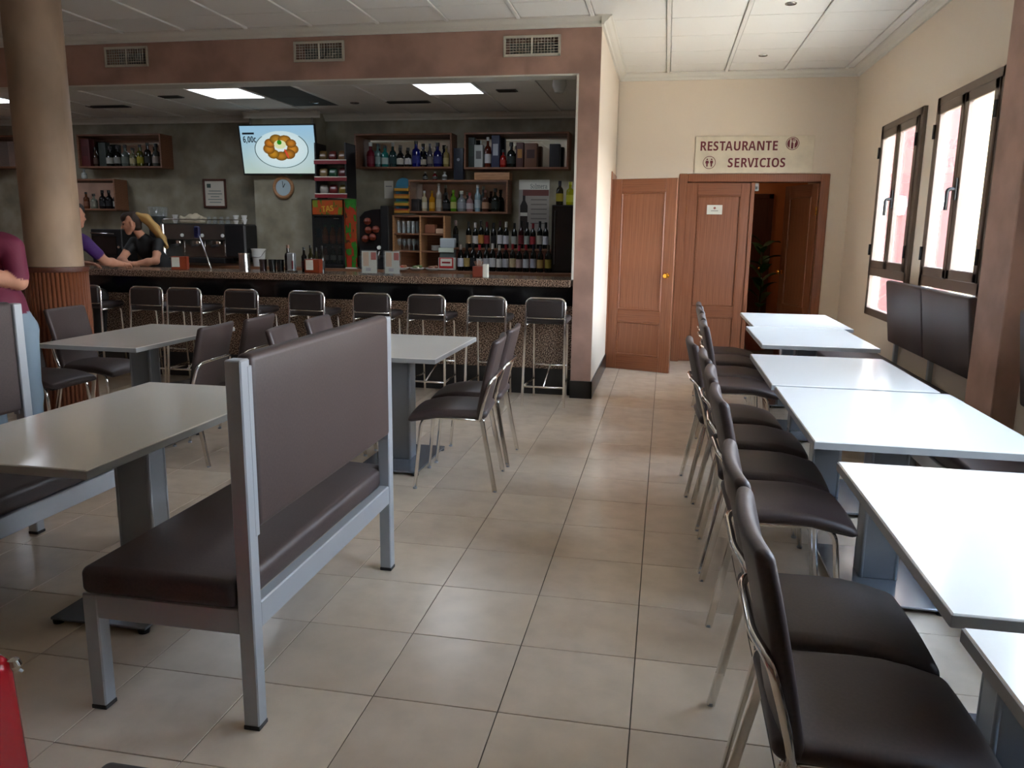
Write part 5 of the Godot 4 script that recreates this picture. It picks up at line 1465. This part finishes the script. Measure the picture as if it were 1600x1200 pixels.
	var gl := [["brown slim bottle", -7.27, "slim", 0.24, 0.03, Color(0.22, 0.15, 0.11), Color(0.3, 0.2, 0.16)], ["dark bottle with a round white label", -7.06, "squat", 0.25, 0.048, Color(0.08, 0.10, 0.09), Color(0.66, 0.66, 0.62)], ["dark bottle with a grey label", -6.95, "squat", 0.26, 0.05, Color(0.09, 0.09, 0.08), Color(0.5, 0.5, 0.48)], ["clear bottle", -6.84, "squat", 0.27, 0.05, Color(0.36, 0.40, 0.38), Color(0.42, 0.46, 0.43)], ["small pale bottle", -6.74, "spirit", 0.23, 0.036, Color(0.46, 0.45, 0.34), Color(0.66, 0.64, 0.5)], ["yellow labelled bottle", -6.63, "spirit", 0.27, 0.042, Color(0.32, 0.32, 0.08), Color(0.62, 0.58, 0.14)], ["black tapered bottle", -6.52, "spirit", 0.29, 0.042, Color(0.06, 0.06, 0.05), Color(0.2, 0.2, 0.19)], ["round glass bottle", -6.40, "squat", 0.28, 0.052, Color(0.30, 0.32, 0.30), Color(0.56, 0.53, 0.50)]]
	for q in gl:
		bottle(q[0] + " on the upper left shelf", Vector3(q[1], 2.238, -9.29), q[2], q[3], q[4], q[5], q[6], Color(0.08, 0.08, 0.08), "things on the upper left shelf")
	var g2 := [["orange brown bottle", -7.46, "spirit", 0.21, 0.035, Color(0.34, 0.18, 0.10), Color(0.4, 0.24, 0.16)], ["clear rounded bottle", -7.35, "squat", 0.19, 0.045, Color(0.42, 0.43, 0.38), Color(0.5, 0.5, 0.44)], ["black squat bottle, left of a pair", -7.22, "squat", 0.235, 0.045, Color(0.04, 0.04, 0.05), Color(0.07, 0.07, 0.08)], ["black squat bottle, right of a pair", -7.125, "squat", 0.235, 0.045, Color(0.04, 0.04, 0.05), Color(0.07, 0.07, 0.08)], ["slim bottle with a white label", -7.035, "spirit", 0.215, 0.03, Color(0.2, 0.2, 0.2), Color(0.68, 0.68, 0.66)]]
	for q in g2:
		bottle(q[0] + " on the lower left shelf", Vector3(q[1], 1.708, -9.29), q[2], q[3], q[4], q[5], q[6], Color(0.06, 0.06, 0.06), "bottles on the lower left shelf")
	lone_bottle("small_bottle", "small white bottle standing on top of the lower left shelf", Vector3(-7.43, 2.081, -9.25), "squat", 0.12, 0.035, Color(0.6, 0.62, 0.6), Color(0.66, 0.68, 0.66), Color(0.5, 0.5, 0.5), "bottles on the lower left shelf")
	for k in 4:
		bottle("amber bottle, %s from the right on the shelf behind the column" % ordinal(k), Vector3(-7.87 - 0.11 * k, 2.238, -9.29), "spirit", 0.28, 0.042, Color(0.45, 0.25, 0.07), Color(0.5, 0.32, 0.12), Color(0.1, 0.1, 0.1), "bottles on the far left shelf")
	# bottles on the black cabinet
	lone_bottle("yellow_bottle", "bright yellow bottle on top of the black cooler", Vector3(-1.10, 1.787, -9.15), "spirit", 0.26, 0.045, Color(0.55, 0.55, 0.06), Color(0.66, 0.66, 0.10), Color(0.62, 0.62, 0.1), "bottles on the black cooler")
	lone_bottle("yellow_bottle", "dark necked bottle with a yellow label on the black cooler", Vector3(-1.22, 1.787, -9.15), "wine", 0.27, 0.042, Color(0.16, 0.14, 0.10), Color(0.58, 0.52, 0.10), Color(0.08, 0.07, 0.12), "bottles on the black cooler")

# ---------------------------------------------------------------- things on the bar counter
func build_counter_items():
	var y := 1.065
	for k in 2:
		var t := thing("menu_stand", ["clear acrylic menu stand, left of the pair on the bar", "clear acrylic menu stand, right of the pair on the bar"][k], "menu stand", Vector3([-2.73, -2.505][k], y, -7.08), [0.04, -0.03][k], "menu stands on the bar")
		part(t, "base", box(0.17, 0.006, 0.08, 0.001), M.clear_glass, Vector3(0, 0.003, 0))
		part(t, "cover", box(0.165, 0.225, 0.005, 0.0), M.clear_glass, Vector3(0, 0.118, 0.004))
		part(t, "menu_sheet", box(0.145, 0.205, 0.002, 0.0), M.paper, Vector3(0, 0.118, -0.0005))
		part(t, "photo_print", box(0.05, 0.07, 0.001, 0.0), colour(Color(0.66, 0.32, 0.28)), Vector3(0.042, 0.175, 0.0011))
		part(t, "text_column", box(0.055, 0.13, 0.001, 0.0), colour(Color(0.76, 0.64, 0.54)), Vector3(-0.032, 0.145, 0.0011))
		part(t, "small_print", box(0.05, 0.03, 0.001, 0.0), colour(Color(0.66, 0.64, 0.66)), Vector3(-0.01, 0.05, 0.0011))
	var p := thing("cutlery_box", "terracotta toothpick and napkin box on the bar", "napkin box", Vector3(-1.66, y, -7.12))
	part(p, "pot", boxes([span(-0.075, 0.02, 0.0, 0.10, -0.04, 0.04)], 0.004), colour(Color(0.48, 0.20, 0.12), 0.6))
	part(p, "napkin_stack", boxes([span(0.022, 0.065, 0.0, 0.12, -0.035, 0.035)], 0.003), M.paper)
	for k in 7:
		part(p, "toothpick", tube([Vector3(-0.028 + 0.004 * (k - 3), 0.08, 0), Vector3(-0.028 + 0.014 * (k - 3), 0.155 - 0.004 * absf(k - 3), 0.01 * (k % 3 - 1))], 0.003, 5), colour(Color(0.66, 0.46, 0.34)))
	for k in 2:
		var n := thing("napkin_holder", ["orange napkin holder with a white card by the bottles on the bar", "orange napkin holder near the barmaid's elbow"][k], "napkin holder", Vector3([-3.35, -4.78][k], y, -7.2), [0.0, 0.3][k], "napkin holders on the bar")
		part(n, "holder", boxes([span(-0.075, 0.075, 0.0, 0.13, -0.05, -0.04), span(-0.075, 0.075, 0.0, 0.13, 0.03, 0.04), span(-0.075, -0.065, 0.0, 0.13, -0.05, 0.04), span(0.065, 0.075, 0.0, 0.13, -0.05, 0.04), span(-0.075, 0.075, 0.0, 0.01, -0.05, 0.04)], 0.003), colour(Color(0.56, 0.22, 0.10), 0.5))
		part(n, "napkins", boxes([span(-0.06, 0.06, 0.011, 0.125, -0.035, 0.025)], 0.004), M.paper)
		part(n, "card", box(0.075, 0.095, 0.002, 0.0), M.paper, Vector3(-0.02 if k == 0 else -0.03, 0.075, 0.042))
	var can := thing("steel_canister", "polished steel canister on the bar", "canister", Vector3(-4.13, y, -7.3))
	part(can, "shell", lathe([Vector2(0, 0), Vector2(0.055, 0), Vector2(0.055, 0.165), Vector2(0.05, 0.165), Vector2(0.05, 0.01), Vector2(0, 0.01)], 20), M.steel)
	part(can, "rim", lathe([Vector2(0.048, 0.16), Vector2(0.058, 0.16), Vector2(0.058, 0.172), Vector2(0.048, 0.172), Vector2(0.048, 0.16)], 20), M.chrome)
	for k in 3:
		solo("dark_tumbler", lathe([Vector2(0, 0), Vector2(0.033, 0), Vector2(0.038, 0.115), Vector2(0.035, 0.115), Vector2(0.03, 0.006), Vector2(0, 0.006)], 14, "tumbler"), colour([Color(0.16, 0.10, 0.09), Color(0.12, 0.14, 0.13), Color(0.12, 0.13, 0.13)][k], 0.15), ["brown tumbler on the bar, left of three", "dark tumbler on the bar, middle of three", "dark tumbler on the bar, right of three"][k], "tumbler", Vector3([-3.93, -3.83, -3.745][k], y, -7.3), Vector3.ZERO, "tumblers on the bar")
	lone_bottle("oil_bottle", "dark oil bottle left of the steel dispenser on the bar", Vector3(-3.66, y, -7.3), "spirit", 0.26, 0.034, Color(0.08, 0.06, 0.06), Color(0.1, 0.08, 0.08), Color(0.55, 0.42, 0.34), "condiment bottles on the bar")
	for k in 4:
		lone_bottle("oil_bottle", ["dark vinegar bottle just right of the dispenser", "tall oil bottle behind the orange holder, left", "tall oil bottle behind the orange holder, middle", "tall oil bottle behind the orange holder, right"][k], Vector3([-3.51, -3.44, -3.38, -3.32][k], y, -7.34), "slim", [0.24, 0.26, 0.235, 0.255][k], 0.026, [Color(0.10, 0.08, 0.06), Color(0.20, 0.19, 0.10), Color(0.18, 0.17, 0.09), Color(0.14, 0.14, 0.12)][k], [Color(0.3, 0.12, 0.12), Color(0.2, 0.2, 0.12), Color(0.2, 0.2, 0.12), Color(0.16, 0.16, 0.14)][k], Color(0.07, 0.07, 0.06), "condiment bottles on the bar")
	var dp := thing("steel_dispenser", "upright pale steel straw dispenser on the bar", "dispenser", Vector3(-3.585, y, -7.22))
	part(dp, "housing", boxes([span(-0.035, 0.035, 0.015, 0.185, -0.03, 0.03)], 0.006), colour(Color(0.62, 0.64, 0.65), 0.3, 0.5))
	part(dp, "foot", box(0.085, 0.015, 0.08, 0.003), M.steel, Vector3(0, 0.0075, 0))
	part(dp, "red_stripe", box(0.018, 0.08, 0.002, 0.0), colour(Color(0.4, 0.14, 0.16)), Vector3(0.024, 0.07, 0.031))
	var pl := thing("tap_rod", "thin steel rod leaning up from the bar counter", "rod", Vector3(-4.56, y, -7.35))
	part(pl, "rod", tube([Vector3(0.03, 0.0, 0.0), Vector3(-0.12, 0.34, -0.05)], 0.009, 8), M.steel)
	part(pl, "blue_grip", cached_pad("grip", Vector3(0.06, 0.12, 0.05), 0.02), colour(Color(0.10, 0.12, 0.30), 0.5), Vector3(-0.14, 0.37, -0.055))

# ---------------------------------------------------------------- people
# Bones are tapered capsules [a, b, ra, rb, colour, smoothness]; their distances are joined smoothly and meshed as surface nets.
func sdf_mesh(st: SurfaceTool, bones: Array, cell: float):
	var lo := Vector3.INF
	var hi := -Vector3.INF
	for b in bones:
		var r := maxf(b[2], b[3]) + 0.03
		for p in [b[0], b[1]]:
			lo = lo.min(p - Vector3.ONE * r)
			hi = hi.max(p + Vector3.ONE * r)
	var n := Vector3i(((hi - lo) / cell).ceil()) + Vector3i(2, 2, 2)
	var f := PackedFloat32Array()
	f.resize(n.x * n.y * n.z)
	f.fill(1.0)
	var owner_ := PackedInt32Array()
	owner_.resize(f.size())
	var best := PackedFloat32Array()
	best.resize(f.size())
	best.fill(1.0)
	for bi in bones.size():
		var b = bones[bi]
		var a: Vector3 = b[0]
		var d: Vector3 = b[1] - a
		var dd := maxf(d.length_squared(), 1e-9)
		var ra: float = b[2]
		var rb: float = b[3]
		var k: float = b[5]
		var m := maxf(ra, rb) + k + 2.0 * cell
		var i0 := Vector3i(((a.min(b[1]) - Vector3.ONE * m - lo) / cell).floor()).clamp(Vector3i.ZERO, n - Vector3i.ONE)
		var i1 := Vector3i(((a.max(b[1]) + Vector3.ONE * m - lo) / cell).ceil()).clamp(Vector3i.ZERO, n - Vector3i.ONE)
		for z in range(i0.z, i1.z + 1):
			for y in range(i0.y, i1.y + 1):
				var row := (z * n.y + y) * n.x
				for x in range(i0.x, i1.x + 1):
					var p := lo + Vector3(x, y, z) * cell - a
					var t := clampf(p.dot(d) / dd, 0.0, 1.0)
					var v := (p - d * t).length() - (ra + (rb - ra) * t)
					var id := row + x
					if v < best[id]:
						best[id] = v
						owner_[id] = bi
					var o := f[id]
					var h := maxf(k - absf(o - v), 0.0) / k
					f[id] = minf(o, v) - h * h * k * 0.25
	var vid := PackedInt32Array()
	vid.resize(f.size())
	vid.fill(-1)
	var vs := []
	var vc := []
	var off := [0, 1, n.x, n.x + 1, n.x * n.y, n.x * n.y + 1, n.x * n.y + n.x, n.x * n.y + n.x + 1]
	for z in n.z - 1:
		for y in n.y - 1:
			var row := (z * n.y + y) * n.x
			for x in n.x - 1:
				var id := row + x
				var inside := 0
				for o in off:
					if f[id + o] < 0.0:
						inside += 1
				if inside == 0 or inside == 8:
					continue
				var sum := Vector3.ZERO
				var cnt := 0
				for c in 8:
					for ax in [1, 2, 4]:
						if c & ax:
							continue
						var v0 := f[id + off[c]]
						var v1 := f[id + off[c | ax]]
						if (v0 < 0.0) != (v1 < 0.0):
							var t := v0 / (v0 - v1)
							var q0 := Vector3(c & 1, (c >> 1) & 1, (c >> 2) & 1)
							var q1 := Vector3((c | ax) & 1, ((c | ax) >> 1) & 1, ((c | ax) >> 2) & 1)
							sum += q0.lerp(q1, t)
							cnt += 1
				vid[id] = vs.size()
				vs.append(lo + (Vector3(x, y, z) + sum / cnt) * cell)
				vc.append(bones[owner_[id]][4])
	var step := [1, n.x, n.x * n.y]
	for z in range(1, n.z - 1):
		for y in range(1, n.y - 1):
			for x in range(1, n.x - 1):
				var id := (z * n.y + y) * n.x + x
				for ax in 3:
					var a0 := f[id]
					var a1 := f[id + step[ax]]
					if (a0 < 0.0) == (a1 < 0.0):
						continue
					var u: int = step[(ax + 1) % 3]
					var w: int = step[(ax + 2) % 3]
					var q := [vid[id], vid[id - u], vid[id - u - w], vid[id - w]]
					if q.has(-1):
						continue
					var order := [0, 1, 2, 0, 2, 3] if a0 >= 0.0 else [0, 2, 1, 0, 3, 2]
					for o in order:
						st.set_color(vc[q[o]])
						st.add_vertex(vs[q[o]])

func lin(c: Color) -> Color:
	return c.srgb_to_linear()

func arm(b: Array, sh: Vector3, el: Vector3, wr: Vector3, sleeve: Color, skin: Color, sleeve_to: float, size := 1.0):
	var cut := sh.lerp(el, sleeve_to)
	b.append([sh, cut, 0.062 * size, 0.056 * size, sleeve, 0.03])
	b.append([cut, el, 0.047 * size, 0.041 * size, skin, 0.012])
	b.append([el, el.lerp(wr, 0.4), 0.041 * size, 0.043 * size, skin, 0.02])
	b.append([el.lerp(wr, 0.4), wr, 0.043 * size, 0.027 * size, skin, 0.02])

func hand(b: Array, wr: Vector3, dir: Vector3, up: Vector3, thumb: float, skin: Color, curl := 0.5):
	dir = dir.normalized()
	up = (up - dir * up.dot(dir)).normalized()
	var side := dir.cross(up)
	var palm := wr + dir * 0.085
	b.append([wr, wr + dir * 0.03, 0.026, 0.026, skin, 0.012])
	for k in 4:
		var s := (k - 1.5) * 0.019
		var root := wr + dir * 0.02 + side * s * 0.7
		var kn := palm + side * s
		b.append([root, kn, 0.016, 0.013, skin, 0.012])
		var l: float = [0.036, 0.042, 0.040, 0.031][k]
		var d1 := (dir * cos(curl * 0.6) - up * sin(curl * 0.6)).normalized()
		var d2 := (dir * cos(curl * 1.5) - up * sin(curl * 1.5)).normalized()
		b.append([kn, kn + d1 * l, 0.0095, 0.009, skin, 0.004])
		b.append([kn + d1 * l, kn + d1 * l + d2 * l * 0.85, 0.009, 0.0075, skin, 0.004])
	var t0 := wr + dir * 0.03 + side * thumb * 0.022
	var t1 := t0 + (dir * 0.7 + side * thumb * 0.7 - up * 0.2).normalized() * 0.042
	b.append([t0, t1, 0.013, 0.011, skin, 0.008])
	b.append([t1, t1 + (dir - up * 0.25).normalized() * 0.032, 0.0105, 0.0085, skin, 0.004])

func head(b: Array, c: Vector3, fwd: Vector3, up: Vector3, skin: Color, hair: Color):
	# c is the middle of the head, at eye height
	fwd = fwd.normalized()
	up = (up - fwd * up.dot(fwd)).normalized()
	var side := fwd.cross(up)
	var at := func(f: float, u: float, s: float) -> Vector3: return c + fwd * f + up * u + side * s
	b.append([at.call(0.005, 0.0, 0.0), at.call(-0.012, 0.03, 0.0), 0.076, 0.082, skin, 0.02])
	b.append([at.call(0.040, -0.045, 0.0), at.call(0.048, -0.085, 0.0), 0.046, 0.028, skin, 0.02])
	for s in [-1.0, 1.0]:
		b.append([at.call(0.01, -0.05, s * 0.038), at.call(0.042, -0.082, s * 0.016), 0.03, 0.022, skin, 0.02])
		b.append([at.call(0.062, -0.028, s * 0.03), at.call(0.058, -0.03, s * 0.034), 0.018, 0.018, skin, 0.015])
		b.append([at.call(0.074, 0.018, s * 0.012), at.call(0.064, 0.02, s * 0.045), 0.009, 0.009, skin, 0.01])
		b.append([at.call(0.0735, 0.002, s * 0.031), at.call(0.0735, 0.002, s * 0.033), 0.0085, 0.0085, lin(Color(0.16, 0.12, 0.10)), 0.003])
		b.append([at.call(-0.005, 0.012, s * 0.080), at.call(-0.002, -0.025, s * 0.076), 0.014, 0.010, skin, 0.005])
	b.append([at.call(0.080, 0.008, 0.0), at.call(0.096, -0.026, 0.0), 0.008, 0.011, skin, 0.008])
	b.append([at.call(0.078, -0.056, -0.016), at.call(0.078, -0.056, 0.016), 0.007, 0.007, lin(Color(0.52, 0.26, 0.24)), 0.004])
	# hair cap
	b.append([at.call(-0.028, 0.045, 0.0), at.call(0.026, 0.062, 0.0), 0.084, 0.062, hair, 0.012])
	b.append([at.call(-0.045, 0.02, 0.0), at.call(-0.05, -0.045, 0.0), 0.076, 0.05, hair, 0.012])

func person(label: String, at: Vector3, bones: Array, fine: Array) -> Node3D:
	var t := thing("person", label, "person", at)
	var st := begin(true)
	sdf_mesh(st, bones, 0.009)
	for f in fine:
		sdf_mesh(st, f[0], f[1])
	part(t, "body", finish(st), M.body)
	return t

func build_people():
	var skin := lin(Color(0.80, 0.58, 0.47))
	# barmaid leaning on the counter, face to the left
	var shirt := lin(Color(0.085, 0.085, 0.10))
	var b := []
	var hip := Vector3(0.10, 0.95, -0.30)
	var chest := Vector3(-0.005, 1.24, -0.13)
	b.append([Vector3(0.02, 0.06, -0.36), Vector3(0.04, 0.50, -0.34), 0.05, 0.065, shirt, 0.03])
	b.append([Vector3(0.18, 0.06, -0.36), Vector3(0.16, 0.50, -0.34), 0.05, 0.065, shirt, 0.03])
	b.append([Vector3(0.04, 0.50, -0.34), Vector3(0.03, 0.92, -0.31), 0.065, 0.095, shirt, 0.04])
	b.append([Vector3(0.16, 0.50, -0.34), Vector3(0.17, 0.92, -0.31), 0.065, 0.095, shirt, 0.04])
	b.append([Vector3(0.02, 0.035, -0.38), Vector3(0.0, 0.03, -0.24), 0.035, 0.03, lin(Color(0.06, 0.06, 0.06)), 0.02])
	b.append([Vector3(0.18, 0.035, -0.38), Vector3(0.18, 0.03, -0.24), 0.035, 0.03, lin(Color(0.06, 0.06, 0.06)), 0.02])
	b.append([hip + Vector3(-0.05, 0, 0), hip + Vector3(0.05, 0, 0), 0.115, 0.115, shirt, 0.05])
	b.append([hip, Vector3(0.06, 1.09, -0.22), 0.115, 0.10, shirt, 0.05])
	b.append([Vector3(0.06, 1.09, -0.22), chest, 0.105, 0.115, shirt, 0.05])
	b.append([chest + Vector3(-0.10, 0.05, 0.0), chest + Vector3(0.10, 0.06, 0.02), 0.075, 0.075, shirt, 0.04])
	var sl := Vector3(-0.15, 1.32, -0.10)
	var sr := Vector3(0.17, 1.31, -0.06)
	b.append([chest, Vector3(-0.02, 1.35, -0.10), 0.10, 0.06, shirt, 0.04])
	b.append([Vector3(-0.02, 1.34, -0.10), Vector3(-0.075, 1.44, -0.06), 0.047, 0.043, skin, 0.02])
	arm(b, sr, Vector3(0.235, 1.125, 0.10), Vector3(0.09, 1.098, 0.22), shirt, skin, 0.45, 0.92)
	arm(b, sl, Vector3(-0.21, 1.125, 0.06), Vector3(-0.05, 1.098, 0.17), shirt, skin, 0.45, 0.92)
	var hr := []
	hand(hr, Vector3(0.09, 1.098, 0.22), Vector3(-1, -0.05, 0.12), Vector3.UP, 1.0, skin, 0.7)
	var hl := []
	hand(hl, Vector3(-0.05, 1.098, 0.17), Vector3(1, -0.05, 0.15), Vector3.UP, -1.0, skin, 0.7)
	var hd := []
	var dark := lin(Color(0.20, 0.14, 0.10))
	head(hd, Vector3(-0.115, 1.515, -0.02), Vector3(-0.80, -0.20, 0.55), Vector3(-0.25, 1, 0.1), skin, dark)
	var wm := person("barmaid in a black T-shirt leaning on the bar, blonde ponytail", Vector3(-5.58, 0, -7.72), b, [[hr, 0.004], [hl, 0.004], [hd, 0.0045]])
	var st := begin(true)
	var hb := []
	var blonde := lin(Color(0.66, 0.50, 0.27))
	var pts := [Vector3(-0.045, 1.60, -0.045), Vector3(0.02, 1.57, -0.09), Vector3(0.10, 1.47, -0.12), Vector3(0.17, 1.36, -0.13), Vector3(0.225, 1.27, -0.12)]
	var rr := [0.036, 0.047, 0.046, 0.04, 0.024]
	for k in 4:
		hb.append([pts[k], pts[k + 1], rr[k], rr[k + 1], blonde, 0.03])
		hb.append([pts[k] + Vector3(0.01, 0.02, 0.02), pts[k + 1] + Vector3(0.02, 0.015, 0.02), rr[k] * 0.5, rr[k + 1] * 0.5, lin(Color(0.74, 0.60, 0.36)), 0.01])
	sdf_mesh(st, hb, 0.006)
	part(wm, "ponytail", finish(st), M.body)
	# man in purple on a bar stool, half behind the column
	var pur := lin(Color(0.26, 0.13, 0.40))
	var trou := lin(Color(0.16, 0.155, 0.15))
	b = []
	b.append([Vector3(-0.09, 0.83, 0.05), Vector3(0.09, 0.83, 0.05), 0.12, 0.12, trou, 0.05])
	b.append([Vector3(0, 0.86, 0.05), Vector3(0, 1.10, 0.03), 0.135, 0.135, pur, 0.05])
	b.append([Vector3(0, 1.10, 0.03), Vector3(0, 1.30, 0.0), 0.14, 0.13, pur, 0.05])
	b.append([Vector3(-0.13, 1.34, 0.0), Vector3(0.13, 1.34, 0.0), 0.08, 0.08, pur, 0.05])
	b.append([Vector3(0, 1.38, 0.0), Vector3(0.055, 1.47, -0.035), 0.055, 0.052, skin, 0.02])
	for s in [-1.0, 1.0]:
		b.append([Vector3(s * 0.09, 0.83, 0.03), Vector3(s * 0.13, 0.80, -0.30 if s < 0 else -0.22), 0.10, 0.075, trou, 0.04])
		b.append([Vector3(s * 0.13, 0.80, -0.30 if s < 0 else -0.22), Vector3(s * 0.14, 0.40, -0.17), 0.072, 0.052, trou, 0.03])
		b.append([Vector3(s * 0.14, 0.40, -0.17), Vector3(s * 0.14, 0.36, -0.26), 0.042, 0.034, lin(Color(0.08, 0.07, 0.07)), 0.02])
	arm(b, Vector3(0.185, 1.33, -0.01), Vector3(0.27, 1.145, -0.16), Vector3(0.28, 1.112, -0.38), pur, skin, 0.62)
	arm(b, Vector3(-0.185, 1.33, -0.01), Vector3(-0.27, 1.145, -0.16), Vector3(-0.10, 1.112, -0.33), pur, skin, 0.62)
	hr = []
	hand(hr, Vector3(0.28, 1.112, -0.38), Vector3(-0.1, -0.06, -1), Vector3.UP, -1.0, skin, 0.5)
	hl = []
	hand(hl, Vector3(-0.10, 1.112, -0.33), Vector3(0.9, -0.06, -0.4), Vector3.UP, -1.0, skin, 0.5)
	hd = []
	head(hd, Vector3(0.07, 1.575, -0.05), Vector3(0.35, -0.05, -0.95), Vector3.UP, skin, lin(Color(0.12, 0.09, 0.07)))
	person("man in a purple T-shirt seated at the bar behind the column", Vector3(-5.63, 0, -6.70), b, [[hr, 0.004], [hl, 0.004], [hd, 0.0045]])
	# man in maroon cut off by the left edge
	var mar := lin(Color(0.42, 0.13, 0.22))
	var jean := lin(Color(0.50, 0.57, 0.62))
	b = []
	for s in [-1.0, 1.0]:
		b.append([Vector3(s * 0.10 + 0.12, 0.07, 0.0), Vector3(s * 0.105 + 0.11, 0.48, 0.02), 0.052, 0.066, jean, 0.03])
		b.append([Vector3(s * 0.105 + 0.11, 0.48, 0.02), Vector3(s * 0.10 + 0.09, 0.86, 0.0), 0.068, 0.098, jean, 0.04])
		b.append([Vector3(s * 0.10 + 0.12, 0.045, -0.03), Vector3(s * 0.12 + 0.12, 0.04, 0.13), 0.042, 0.036, lin(Color(0.15, 0.12, 0.10)), 0.02])
	b.append([Vector3(0.01, 0.88, 0.0), Vector3(0.15, 0.88, 0.0), 0.115, 0.115, jean, 0.05])
	b.append([Vector3(0.08, 0.93, 0.0), Vector3(0.02, 1.12, 0.0), 0.145, 0.14, mar, 0.05])
	b.append([Vector3(0, 1.12, 0.0), Vector3(0, 1.32, 0.0), 0.145, 0.14, mar, 0.05])
	b.append([Vector3(-0.02, 1.02, 0.02), Vector3(0.11, 1.02, 0.02), 0.13, 0.13, mar, 0.05])
	b.append([Vector3(-0.14, 1.36, 0.0), Vector3(0.14, 1.36, 0.0), 0.08, 0.08, mar, 0.05])
	b.append([Vector3(0, 1.40, 0.0), Vector3(0, 1.49, 0.02), 0.058, 0.055, skin, 0.02])
	arm(b, Vector3(0.195, 1.35, 0.0), Vector3(0.235, 1.15, 0.05), Vector3(0.0, 1.23, 0.22), mar, skin, 0.80, 1.05)
	arm(b, Vector3(-0.195, 1.35, 0.0), Vector3(-0.235, 1.14, 0.05), Vector3(-0.02, 1.17, 0.23), mar, skin, 0.80, 1.05)
	hr = []
	hand(hr, Vector3(0.0, 1.23, 0.22), Vector3(-1, 0.1, -0.1), Vector3(0, 0.2, 1), -1.0, skin, 0.4)
	hl = []
	hand(hl, Vector3(-0.02, 1.17, 0.23), Vector3(1, -0.05, -0.1), Vector3(0, 0.2, 1), 1.0, skin, 0.4)
	hd = []
	head(hd, Vector3(0, 1.61, 0.03), Vector3(-0.5, 0, 1), Vector3.UP, skin, lin(Color(0.14, 0.11, 0.09)))
	var ma := person("man in a maroon T-shirt and pale jeans with folded arms, at the left edge", Vector3(-3.93, 0, -3.95), b, [[hr, 0.004], [hl, 0.004], [hd, 0.0045]])
	ma.rotation.y = 0.35

# ---------------------------------------------------------------- the rest
func build_extras():
	# red thing cut off by the lower left corner
	var r := thing("red_ride_on_toy", "glossy red plastic toy shell cut off by the lower left corner", "toy", Vector3(-1.665, 0, -1.24))
	var shell := func(p: Vector3) -> Vector3:
		var u := clampf((p.y + 0.21) / 0.42, 0.0, 1.0)
		return Vector3(p.x * (1.0 - 0.05 * u), p.y, p.z * (1.0 - 0.06 * u))
	part(r, "shell", pad(Vector3(0.36, 0.42, 0.54), 0.045, 5, shell), M.red_plastic, Vector3(0, 0.255, 0))
	part(r, "edge_strip", tube(fillet([Vector3(0.168, 0.40, -0.262), Vector3(0.10, 0.462, -0.245), Vector3(-0.10, 0.465, -0.24)], 0.04), 0.004, 6), M.grey_steel)
	part(r, "chrome_knob", lathe([Vector2(0, -0.018), Vector2(0.013, -0.013), Vector2(0.018, 0), Vector2(0.013, 0.013), Vector2(0, 0.018)], 12), M.chrome, Vector3(0.172, 0.435, -0.235))
	for z in [-0.19, 0.19]:
		for x in [-0.165, 0.175]:
			part(r, "wheel", lathe([Vector2(0, -0.02), Vector2(0.075, -0.02), Vector2(0.085, 0.0), Vector2(0.075, 0.02), Vector2(0, 0.02)], 18, "toywheel"), M.black_plastic, Vector3(x, 0.085, z), Vector3(0, 0, PI / 2))
	var pf := thing("low_stool", "dark brown padded stool whose corner just enters the bottom edge", "stool", Vector3(-0.895, 0, -1.05))
	part(pf, "seat_pad", pad(Vector3(0.26, 0.07, 0.30), 0.02, 3), M.dark_leather, Vector3(0, 0.42, 0))
	for q in [[-1, -1], [1, -1], [1, 1], [-1, 1]]:
		part(pf, "leg", box(0.03, 0.385, 0.03, 0.003), M.grey_steel, Vector3(q[0] * 0.10, 0.1925, q[1] * 0.12))
